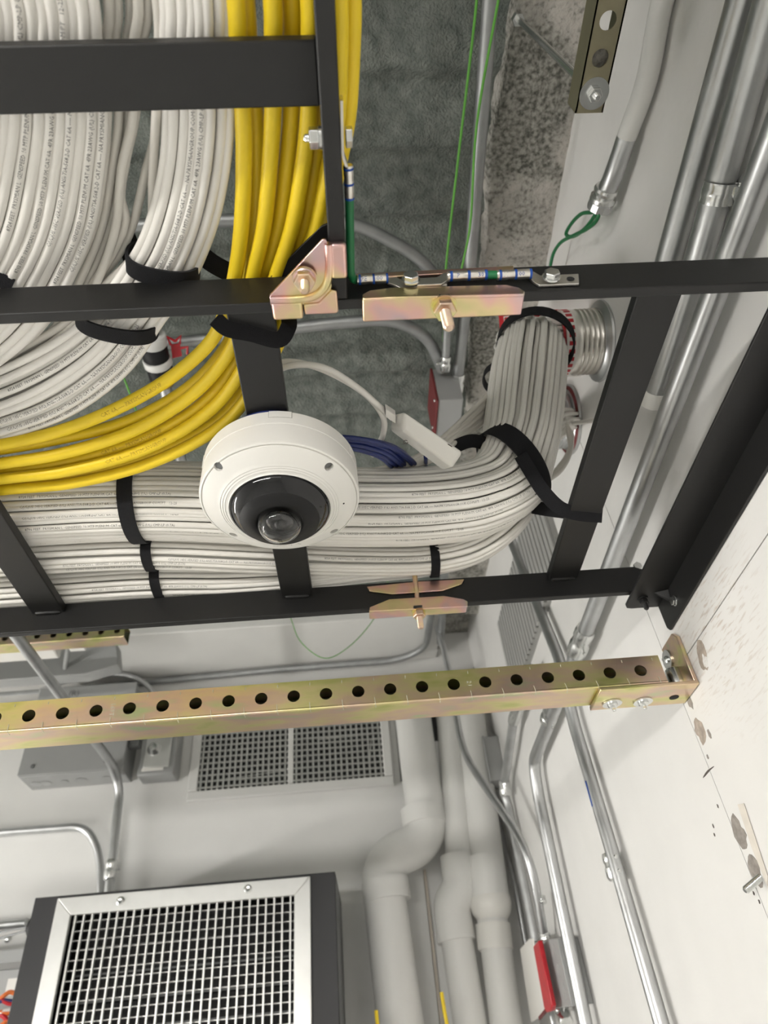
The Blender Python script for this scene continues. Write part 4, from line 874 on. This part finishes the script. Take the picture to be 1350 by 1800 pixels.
# ribbed raceway
yA_, yB_ = PX(974, 950, XW - .012).y, PX(893, 1172, XW - .012).y; zT = PX(960, 870, XW).z - CZ + .06; zB_ = PX(910, 1205, XW).z - CZ - .03
t = thing('ribbed_raceway', V(XW - .01, (yA_ + yB_) / 2, zB_), 'grey ribbed metal raceway standing on the right wall behind the cables', 'raceway')
mesh('raceway_back', bx(XW - .010, XW, yA_, yB_, zB_, zT), 'ribbed_grey', t)
nr_ = 24
for k in range(nr_):
    y = yA_ + (yB_ - yA_) * (k + .5) / nr_; h_ = (yB_ - yA_) / nr_ * .36
    mesh('rib', bx(XW - .0165, XW - .010, y - h_, y + h_, zB_, zT), 'ribbed_grey', t, bevel=.001)
# threaded stud in the wall
c = PX(1337, 1542, XW); mesh('threaded_stud', rod(c, c - XA * .022 - ZA * .011, .0042), 'bright_zinc', label='short threaded stud sticking out of a hole in the right wall', cat='bolt')

# ================================================================== CEILING PIPES AND WIRES
zc = 1.222
def far_left(p): return Vector((XL + .02, p.y, p.z))
def cpipe(pp, r, lab, z=zc, m='emt_dull', rad=.09, fl=0):
    P = [PZ(x, y, z) for x, y in pp]
    if fl == 1: P = [far_left(P[0])] + P
    if fl == 2: P = P + [far_left(P[-1])]
    return conduit(P, r, lab, m, rad, grp='ceiling conduits', nm='ceiling_conduit')
t = cpipe([(868, -80), (862, 0), (826, 470), (804, 672)], .0125, 'thick ceiling conduit beside the concrete strip, entering the red-sided box')
fitting(t, PZ(806, 655, zc), PZ(802, 690, zc), .0125, sd=-XA)
t = cpipe([(792, 480), (787, 560), (783, 640)], .0085, 'thin ceiling conduit entering the red-sided box', 1.205)
fitting(t, PZ(784.5, 625, 1.205), PZ(782, 652, 1.205), .0088, sd=-XA)
cpipe([(-60, 420), (300, 392), (560, 380), (640, 398), (740, 452), (790, 520), (790, 580)], .0115, 'ceiling conduit curving from the left behind the corner clamp', rad=.12, fl=1)
cpipe([(280, 606), (420, 590), (560, 570), (690, 560), (752, 590), (778, 650)], .0125, 'ceiling conduit bending to the red-sided box behind the middle rung', rad=.14, fl=1)
cpipe([(762, 1030), (757, 1090), (748, 1140), (700, 1161), (500, 1176), (100, 1215)], .0115, 'conduit turning left along the soffit above the long strut', 1.215, rad=.12, fl=2)
mesh('ceiling_conduit', cyl(PZ(796, 760, 1.215), PZ(774, 1130, 1.215), .013), 'emt_dull', label='ceiling conduit running back from the red-sided box', cat='conduit', group='ceiling conduits')
a, b = PZ(771, 704, 1.14), PZ(815, 702, 1.14); y1 = PZ(812, 768, 1.14).y
t = thing('ceiling_box', Vector(((a.x + b.x) / 2, a.y, CZ + 1.14)), 'grey ceiling box with a red side cover between the conduits', 'electrical box')
mesh('box_body', bx(a.x, b.x, a.y, y1, 1.14, 1.25), 'grey_enamel', t, bevel=.002)
mesh('side_cover', bx(a.x - .005, a.x, a.y - .003, y1 + .003, 1.137, 1.25), 'red_paint', t, bevel=.001)
for f_ in (.15, .85): mesh('cover_screw', lathe([(.004, 0), (.003, .002)], Vector((a.x - .005, a.y + (y1 - a.y) * f_, CZ + 1.16)), -XA, 10), 'bright_zinc', t)
for k, (pp, lab) in enumerate([([(842, -60), (838, 0), (803, 300), (784, 470), (779, 600)], 'thin light green wire strung below the ceiling, left of the pair'), ([(886, -60), (876, 0), (838, 220), (826, 400), (812, 470), (800, 540)], 'thin light green wire strung below the ceiling, right of the pair'),
                        ([(150, 560), (180, 598), (212, 652), (232, 702), (262, 790)], 'thin light green wire seen behind the curved white bundle')]):
    mesh('green_string', tube(spline([PZ(x, y, 1.13 if (x, y) not in (pp[-1],) else 1.268) for x, y in pp], 6), .0020, 8), 'lime_wire', label=lab, cat='wire', group='light green wires')
mesh('green_string', tube(spline([PZ(490, 1000, 1.27)] + [PZ(x, y, z) for x, y, z in ((504, 1055, 1.05), (513, 1092, .95), (532, 1132, .85), (570, 1157, .80), (612, 1138, .85), (657, 1088, .95), (675, 1040, 1.08))] + [PZ(690, 1000, 1.27)], 6), .0011, 8), 'lime_wire', label='thin pale green wire hanging in a loop under the rear rail', cat='wire')
# hose pipe with couplings behind the white bundle
P = [PZ(262, 560, 1.15), PZ(292, 690, 1.15), PZ(320, 815, 1.15), PZ(345, 900, 1.15)]
t = thing('sprinkler_pipe', P[1], 'slim pipe with black rubber couplings seen between the white and yellow bundles', 'pipe')
mesh('tubing', tube(spline([PZ(240, 460, 1.15)] + P, 5), .0125, 14), 'emt', t)
def seg_(a, b, r, m, nm): mesh(nm, lathe([(r * .94, 0), (r, .002), (r, (b - a).length - .002), (r * .94, (b - a).length)], a, b - a, 18), m, t)
seg_(PZ(266, 588, 1.15), PZ(269, 606, 1.15), .027, 'pipe_paint', 'collar'); seg_(PZ(269, 606, 1.15), PZ(275, 630, 1.15), .0255, 'satin_black', 'coupling'); seg_(PZ(275, 630, 1.15), PZ(279, 642, 1.15), .028, 'pipe_paint', 'collar')
seg_(PZ(279, 642, 1.15), PZ(285, 664, 1.15), .0255, 'satin_black', 'coupling'); seg_(PZ(285, 664, 1.15), PZ(290, 676, 1.15), .020, 'brass', 'brass_end')
tg = thing('red_tag', PZ(312, 610, 1.16), 'crumpled red paper tag hanging by the black pipe couplings', 'tag')
mesh('tag_sheet', prism([PZ(x, y, 1.16) for x, y in ((300, 606), (316, 604), (320, 626), (303, 630))], ZA * .002), 'red_plastic', tg)
for pp in (((300, 606), (294, 592), (308, 600)), ((316, 604), (318, 590), (308, 600)), ((318, 612), (330, 610), (329, 622))):
    mesh('tag_ribbon', tube([PZ(x, y, 1.155) for x, y in pp], .0028, 6), 'red_plastic', tg)

# ================================================================== BACK WALL
yw = YB - .004
g0, g1 = PY(328, 1416, yw), PY(693, 1376, yw); gx0, gx1, gz0 = g0.x, g1.x, (g0.z + g1.z) / 2 - CZ; gz1 = gz0 + .315
t = thing('return_grille', V((gx0 + gx1) / 2, yw, gz0), 'white return air grille in two halves on the back wall under the strut', 'vent grille')
fw = .030
for nm, q in (('frame_bar', bx(gx0, gx1, yw - .012, YB, gz0, gz0 + fw)), ('frame_bar', bx(gx0, gx1, yw - .012, YB, gz1 - fw, gz1)), ('frame_bar', bx(gx0, gx0 + fw, yw - .012, YB, gz0 + fw, gz1 - fw)), ('frame_bar', bx(gx1 - fw, gx1, yw - .012, YB, gz0 + fw, gz1 - fw))):
    mesh(nm, q, 'wall_paint', t, bevel=.003)
gm0 = PY(511, 1395, yw).x; mesh('mullion', bx(gm0 - .009, gm0 + .009, yw - .010, YB, gz0 + fw, gz1 - fw), 'pipe_paint', t, bevel=.002)
mesh('dark_recess', bx(gx0 + fw, gx1 - fw, yw - .001, YB - .001, gz0 + fw, gz1 - fw), 'dark_hole', t)
def bars(parent, x0, x1, z0, z1, y, nx_, nz_, wv, wh, m, dep, hb=.0):
    me = None
    for k in range(nx_):
        x = x0 + (x1 - x0) * (k + .5) / nx_
        if me is None: o = mesh('vertical_bar', bx(x - wv, x + wv, y - dep, y, z0, z1), m, parent, smooth=False); me = o; mx0 = x
        else: q = me.copy(); COL.objects.link(q); q.parent = parent; q.location = (x - mx0, 0, 0)
    me = None
    for k in range(nz_):
        z = z0 + (z1 - z0) * (k + .5) / nz_
        if me is None: o = mesh('horizontal_bar', bx(x0, x1, y - dep + hb, y + hb, z - wh, z + wh), m, parent, smooth=False); me = o; mz0 = z
        else: q = me.copy(); COL.objects.link(q); q.parent = parent; q.location = (0, 0, z - mz0)
bars(t, gx0 + fw, gm0 - .009, gz0 + fw, gz1 - fw, yw - .002, 16, 13, .0030, .0024, 'aluminium', .006)
bars(t, gm0 + .009, gx1 - fw, gz0 + fw, gz1 - fw, yw - .002, 16, 13, .0030, .0024, 'aluminium', .006)
for k, (a, b) in enumerate((((355, 1375), (500, 1355)), ((560, 1300), (660, 1290)), ((650, 1345), (652, 1300)))): mesh('louver_highlight', cyl(PY(*a, yw - .0015), PY(*b, yw - .0015), .002, 6), 'aluminium', t)  # louver highlights behind the bars, added as bright strips
# grey panel box and disconnect
yp = 2.135; a, b, c = PY(31, 1366, yp), PY(212, 1358, yp), PY(150, 1205, yp)
t = thing('panel_box', V((a.x + b.x) / 2, yp, a.z - CZ), 'large grey electrical panel box on the back wall behind the long strut', 'electrical box')
mesh('box_body', bx(a.x, b.x, yp + .004, YB, a.z - CZ, c.z - CZ), 'grey_enamel', t, bevel=.002)
dr_ = mesh('door', bx(a.x - .003, b.x + .003, yp, yp + .004, a.z - CZ + .004, c.z - CZ), 'grey_enamel', t, bevel=.001)
mesh('latch', bx(b.x, b.x + .035, yp + .02, yp + .05, a.z - CZ + .08, a.z - CZ + .11), 'grey_dark', dr_, bevel=.003)
for f_, r in ((.10, .017), (.20, .017), (.38, .012), (.55, .020), (.80, .018)): mesh('knockout', lathe([(r * .9, 0), (r, .0015), (r * .75, .0012)], Vector((a.x + (b.x - a.x) * f_, yp + .065, a.z)), -ZA, 20), 'emt' if f_ < .3 else 'grey_enamel', t)
for f_ in (.12, .83): mesh('door_screw', lathe([(.007, 0), (.005, .004)], Vector((a.x + (b.x - a.x) * f_, yp, a.z + .03)), -YA, 12), 'grey_dark', dr_)
mesh('rating_label', bx(a.x + .22, a.x + .32, yp - .0012, yp, a.z - CZ + .21, a.z - CZ + .23), 'offwhite_plastic', dr_)
ylx = PY(130, 1218, yp - .001); mesh('logo_mark', join(flat_text('(R)', .022, Vector((ylx.x, yp - .001, ylx.z)), XA, ZA)), 'grey_dark', dr_, smooth=False)
yq = 2.175; a, b = PY(248, 1370, yq), PY(312, 1290, yq); a2 = PY(300, 1352, yq)
t = thing('disconnect_switch', V(a.x + .05, yq, a.z - CZ), 'small grey disconnect box with a round knob right of the panel box', 'electrical box')
x0, x1, z0, z1 = PY(240, 1360, yq).x, PY(306, 1355, yq).x, PY(270, 1362, yq).z - CZ, PY(270, 1262, yq).z - CZ
mesh('box_body', bx(x0, x1, yq, YB, z0, z1), 'grey_enamel', t, bevel=.006)
mesh('face_plate', bx(x0 + .018, x0 + .10, yq - .008, yq, z0 + .02, z1 - .01), 'aluminium', t, bevel=.003)
mesh('knob', lathe([(.020, 0), (.022, .006), (.018, .012), (.012, .022), (.002, .024)], PY(272, 1317, yq - .008), -YA, 20), 'bright_zinc', t)
pl_ = PY(268, 1352, yq - .0085); mesh('label_strip', obox(pl_, XA * .034, YA * .001, ZA * .005), 'white_plastic', t, bevel=.001)
fx = spline([PY(x, y, 2.19) for x, y in ((70, 1215), (110, 1199), (160, 1190), (215, 1186), (250, 1198), (272, 1226), (277, 1290))], 14)
mesh('flexible_conduit', tube(fx, [.0095 if k % 2 else .0082 for k in range(len(fx))], 12), 'emt', label='ribbed flexible conduit arching from the panel box to the disconnect', cat='conduit')
t = conduit([PZ(-10, 1066, .88), PZ(196, 1341, .88), PY(211, 1385, 2.19), PY(204, 1450, 2.19), PY(188, 1600, 2.19)], .0135, 'conduit crossing in front of the panel box and dropping behind the black unit', rad=.10, seg=18)
fitting(t, PY(197, 1512, 2.19), PY(192, 1548, 2.19), .0138, sd=XA)
conduit([far_left(PY(0, 1463, 2.225)), PY(0, 1463, 2.225), PY(152, 1452, 2.225), PY(176, 1500, 2.225), PY(178, 1610, 2.225)], .0115, 'thin conduit bending down beside it on the back wall', rad=.09)
# housing hanging by the soffit at upper left
t = thing('ceiling_housing', V(-1.1, 1.75, 1.08), 'pale grey ceiling housing on a short rod at upper left', 'housing')
a, b = PZ(-60, 1165, 1.06), PZ(104, 1158, 1.06)
mesh('housing_body', prism([PZ(x, y, 1.06) for x, y in ((-80, 1150), (92, 1137), (106, 1158), (-80, 1172))], ZA * .06), 'white_plastic', t, bevel=.006)
a = PZ(118, 1150, 1.1); mesh('hanger_rod', cyl(PZ(121, 1128, 1.1), PZ(113, 1185, 1.1), .007), 'grey_enamel', t)
mesh('end_tab', obox(PZ(136, 1139, 1.05), XA * .022, YA * .012, ZA * .004), 'white_plastic', t, bevel=.002)
mesh('side_panel', prism([PY(x, y, 1.90) for x, y in ((-60, 1160), (205, 1130), (208, 1168), (150, 1185), (-60, 1200))], YA * .05), 'grey_enamel', t, bevel=.003)

# ---- white drain pipes in the corner
def pipe(nm, lab, segs):
    t = thing('drain_pipe', Vector(segs[0][0][len(segs[0][0]) // 2]), lab, 'pipe', 'white painted drain pipes')
    for n_, p, r in segs: pass
    return t
def dpipe(lab, parts):
    t = thing('drain_pipe', Vector(parts[0][1][0]), lab, 'pipe', 'white painted drain pipes')
    for n_, p, r in parts: mesh(n_, tube(p, r, 24), 'pipe_paint', t, ang=60)
    return t
yp_ = 2.135
P = bends([PY(x, y, yp_) for x, y in ((722, 1228), (754, 1478), (668, 1512), (716, 1900))], .16, 12)
t = dpipe('thick white painted drain pipe with an offset bend, right of the grille', [('tubing', P, .059)])
for (a, b) in (((742, 1420), (747, 1450)), ((676, 1548), (681, 1585))): mesh('collar', tube([PY(*a, yp_), PY(*b, yp_)], .066, 24), 'pipe_paint', t)
P = bends([PY(x, y, yp_) for x, y in ((788, 1224), (812, 1545), (795, 1600), (842, 1900))], .08, 10)
t = dpipe('white painted drain pipe with a swollen elbow, middle of the three', [('tubing', P, .043)])
a, b = PY(808, 1510, yp_), PY(802, 1650, yp_)
mesh('elbow', tube(bends([PY(805, 1505, yp_), PY(812, 1560, yp_), PY(792, 1592, yp_), PY(803, 1655, yp_)], .05, 8), .052, 24), 'pipe_paint', t)
P = [PY(822, 1222, 2.12), PY(856, 1520, 2.12), PY(864, 1590, 2.12)]
t = dpipe('white painted drain pipe ending in a glossy ball trap, nearest the corner', [('tubing', P, .050), ('tubing', [PY(863, 1600, 2.12), PY(903, 1900, 2.12)], .041)])
mesh('elbow', tube([PY(850, 1508, 2.12), PY(862, 1590, 2.12)], .055, 24), 'pipe_paint', t)
c = PY(862, 1588, 2.12); mesh('ball_trap', lathe([(.057 * math.cos(R_(a)), .057 * math.sin(R_(a))) for a in range(-85, 86, 10)], c, ZA, 24), 'white_plastic', t, ang=180)
mesh('collar', tube([PY(866, 1625, 2.12), PY(871, 1670, 2.12)], .047, 24), 'white_plastic', t)
# recessed panel behind the pipes
a, b = PY(748, 1530, YB - .006), PY(640, 1545, YB - .006)
mesh('trim_3', bx(PY(747, 1540, YB).x - .004, PY(747, 1540, YB).x + .004, YB - .012, YB, -1.0, PY(747, 1530, YB).z - CZ), 'tan_trim', label='tan vertical trim strip between the drain pipes', kind='structure')
mesh('trim_4', bx(PY(700, 1540, YB).x, PY(747, 1540, YB).x - .006, YB - .008, YB, -1.0, PY(747, 1530, YB).z - CZ), 'wall_paint', label='pale panel edge behind the thick drain pipe', kind='structure')
a, b = PY(744, 1250, YB - .003), PY(772, 1302, YB - .003)
mesh('wall_opening', bx(a.x, b.x, YB - .004, YB - .001, b.z - CZ, a.z - CZ + .08), 'dark_hole', label='black square opening in the back wall between two drain pipes', kind='structure')
a, b = PY(694, 1262, YB - .003), PY(700, 1374, YB - .003)
mesh('wall_gap', bx(a.x, a.x + .008, YB - .004, YB - .001, b.z - CZ, a.z - CZ), 'dark_hole', label='narrow black gap beside the grille frame', kind='structure')
for (a, b, lab) in (((661, 1776), (669, 1830), 'short yellow wire end at the bottom by the thick drain pipe'), ((776, 1744), (792, 1830), 'short yellow wire end at the bottom between the drain pipes')):
    mesh('yellow_wire', tube(spline([PY(*a, 1.98), PY((a[0] + b[0]) / 2 - 1, (a[1] + b[1]) / 2, 1.98), PY(*b, 1.98)], 4), .0045, 8), 'yellow_cable', label=lab, cat='wire')

# ================================================================== BLACK UNIT WITH SILVER GRILLE
yu = 1.90; a, b = PY(62, 1577, yu), PY(589, 1533, yu); ux0, ux1, uz1 = a.x, b.x, (a.z + b.z) / 2 - CZ; uz0 = uz1 - .95
t = thing('wall_cooling_unit', V((ux0 + ux1) / 2, yu, uz0), 'black wall cooling unit with a large silver grille, lower left', 'cooling unit')
fx0, fx1, fz1 = PY(104, 1581, yu).x, PY(546, 1543, yu).x, PY(320, 1562, yu).z - CZ; fz0 = uz0 + .06
bxs = 'black_metal'
mesh('casing', join(bx(ux0, ux1, yu + .02, YB - .0, uz1 - .01, uz1), bx(ux0, ux0 + .01, yu + .02, YB, uz0, uz1), bx(ux1 - .01, ux1, yu + .02, YB, uz0, uz1), bx(ux0, ux1, yu + .02, YB, uz0, uz0 + .01), bx(ux0, ux1, YB - .02, YB, uz0, uz1)), 'grey_dark', t)
mesh('front_panel', join(bx(ux0, fx0 + .01, yu, yu + .02, uz0, uz1), bx(fx1 - .01, ux1, yu, yu + .02, uz0, uz1), bx(fx0, fx1, yu, yu + .02, fz1 - .01, uz1), bx(fx0, fx1, yu, yu + .02, uz0, fz0 + .01)), 'unit_black', t, bevel=.002)
ix0, ix1, iz1 = PY(127, 1609, yu).x, PY(518, 1578, yu).x, PY(320, 1593, yu).z - CZ; iz0 = fz0 + .035
def frame_piece(p): mesh('frame_bar', prism(p, -YA * .012), 'aluminium', t, bevel=.0015)
Q = lambda x, z: V(x, yu, z)
frame_piece([Q(fx0, fz1), Q(fx1, fz1), Q(ix1, iz1), Q(ix0, iz1)]); frame_piece([Q(fx0, fz0), Q(fx0, fz1), Q(ix0, iz1), Q(ix0, iz0)])
frame_piece([Q(fx1, fz1), Q(fx1, fz0), Q(ix1, iz0), Q(ix1, iz1)]); frame_piece([Q(fx0, fz0), Q(ix0, iz0), Q(ix1, iz0), Q(fx1, fz0)])
nv = 27; bars(t, ix0, ix1, iz0, iz1, yu + .004, nv, int(nv * (iz1 - iz0) / (ix1 - ix0)), .0019, .0009, 'aluminium', .008, .020)
for k in range(14):
    z = iz1 - .06 - k * .055; mesh('coil_fin', bx(ix0, ix1, yu + .08, yu + .083, z, z + .004), 'grey_dark', t)
mesh('filter_back', bx(ix0 - .02, ix1 + .02, yu + .1, yu + .105, iz0 - .01, iz1 + .02), 'satin_black', t)
for px, py in ((212, 1584), (436, 1563)): mesh('frame_screw', lathe([(.009, 0), (.010, .002), (.006, .004), (.002, .003)], PY(px, py, yu - .012), -YA, 16), 'bright_zinc', t)
c = PY(50, 1630, yu + .03); mesh('grommet', lathe([(.026, 0), (.022, .012), (.010, .02)], Vector((ux0, yu + .04, c.z)), -XA, 18), 'satin_black', t)
for dz, lab in ((.006, 'thin black lead from the cooling unit grommet, upper'), (-.008, 'thin black lead from the cooling unit grommet, lower')):
    mesh('power_lead', tube(spline([Vector((ux0 - .015, yu + .04, c.z + dz * .5)), Vector((ux0 - .10, yu + .08, c.z + dz)), Vector((ux0 - .35, yu + .20, c.z - .01 + dz * 2)), Vector((ux0 - .60, YB - .004, c.z - .03 + dz * 2))], 6), .0028, 8), 'grey_dark', label=lab, cat='wire')
mesh('conduit', cyl(far_left(PY(46, 1622, 2.23)), PY(46, 1622, 2.23), .012), 'emt', label='level conduit on the back wall left of the cooling unit', cat='conduit', group='metal conduits')
c = PY(14, 1651, YB); mesh('wall_bolt', lathe([(.010, 0), (.010, .004), (.006, .006), (.006, .012), (.002, .013)], c, -YA, 12), 'bright_zinc', label='small bolt head on the wall left of the cooling unit', cat='bolt')
# open wiring box at the far left bottom
yo = 2.14; a = PY(36, 1690, yo)
t = thing('wiring_box', V(a.x - .12, yo, a.z - CZ - .4), 'open grey wiring box half hidden behind the cooling unit, bottom left', 'electrical box')
x1, z1 = a.x + .1, a.z - CZ
mesh('box_body', join(bx(x1 - .5, x1, yo, YB, z1, z1 + .03), bx(x1 - .5, x1 - .49, yo, YB, z1 - .5, z1), bx(x1 - .5, x1, YB - .015, YB, z1 - .5, z1)), 'grey_enamel', t, bevel=.002)
mesh('wiring_label', bx(PY(9, 1745, YB - .017).x, PY(34, 1745, YB - .017).x, YB - .018, YB - .0155, PY(20, 1752, YB).z - CZ, PY(20, 1722, YB).z - CZ), 'white_plastic', t)
WC = [('orange_wire', 'orange'), ('red_plastic', 'red'), ('blue_cable', 'blue'), ('orange_wire', 'orange'), ('offwhite_plastic', 'white'), ('red_plastic', 'red'), ('orange_wire', 'orange'), ('satin_black', 'black')]
for k, (m_, cn) in enumerate(WC):
    yy = 1752 + k * 8; mesh('hookup_wire', tube(spline([PY(-30, yy + 20, yo + .03), PY(0, yy + 4 - (k % 3) * 6, yo + .01), PY(18, yy - 8 + (k % 2) * 12, yo + .015), PY(45, yy + 10 - (k % 4) * 9, yo + .03)], 6), .0055, 8), m_,
        label='%s hookup wire in the open wiring box, %s from the top' % (cn, ['first', 'second', 'third', 'fourth', 'fifth', 'sixth', 'seventh', 'eighth'][k]), cat='wire', group='hookup wires')

# clean-up of helper properties
for o in bpy.data.objects:
    if '_o' in o: del o['_o']
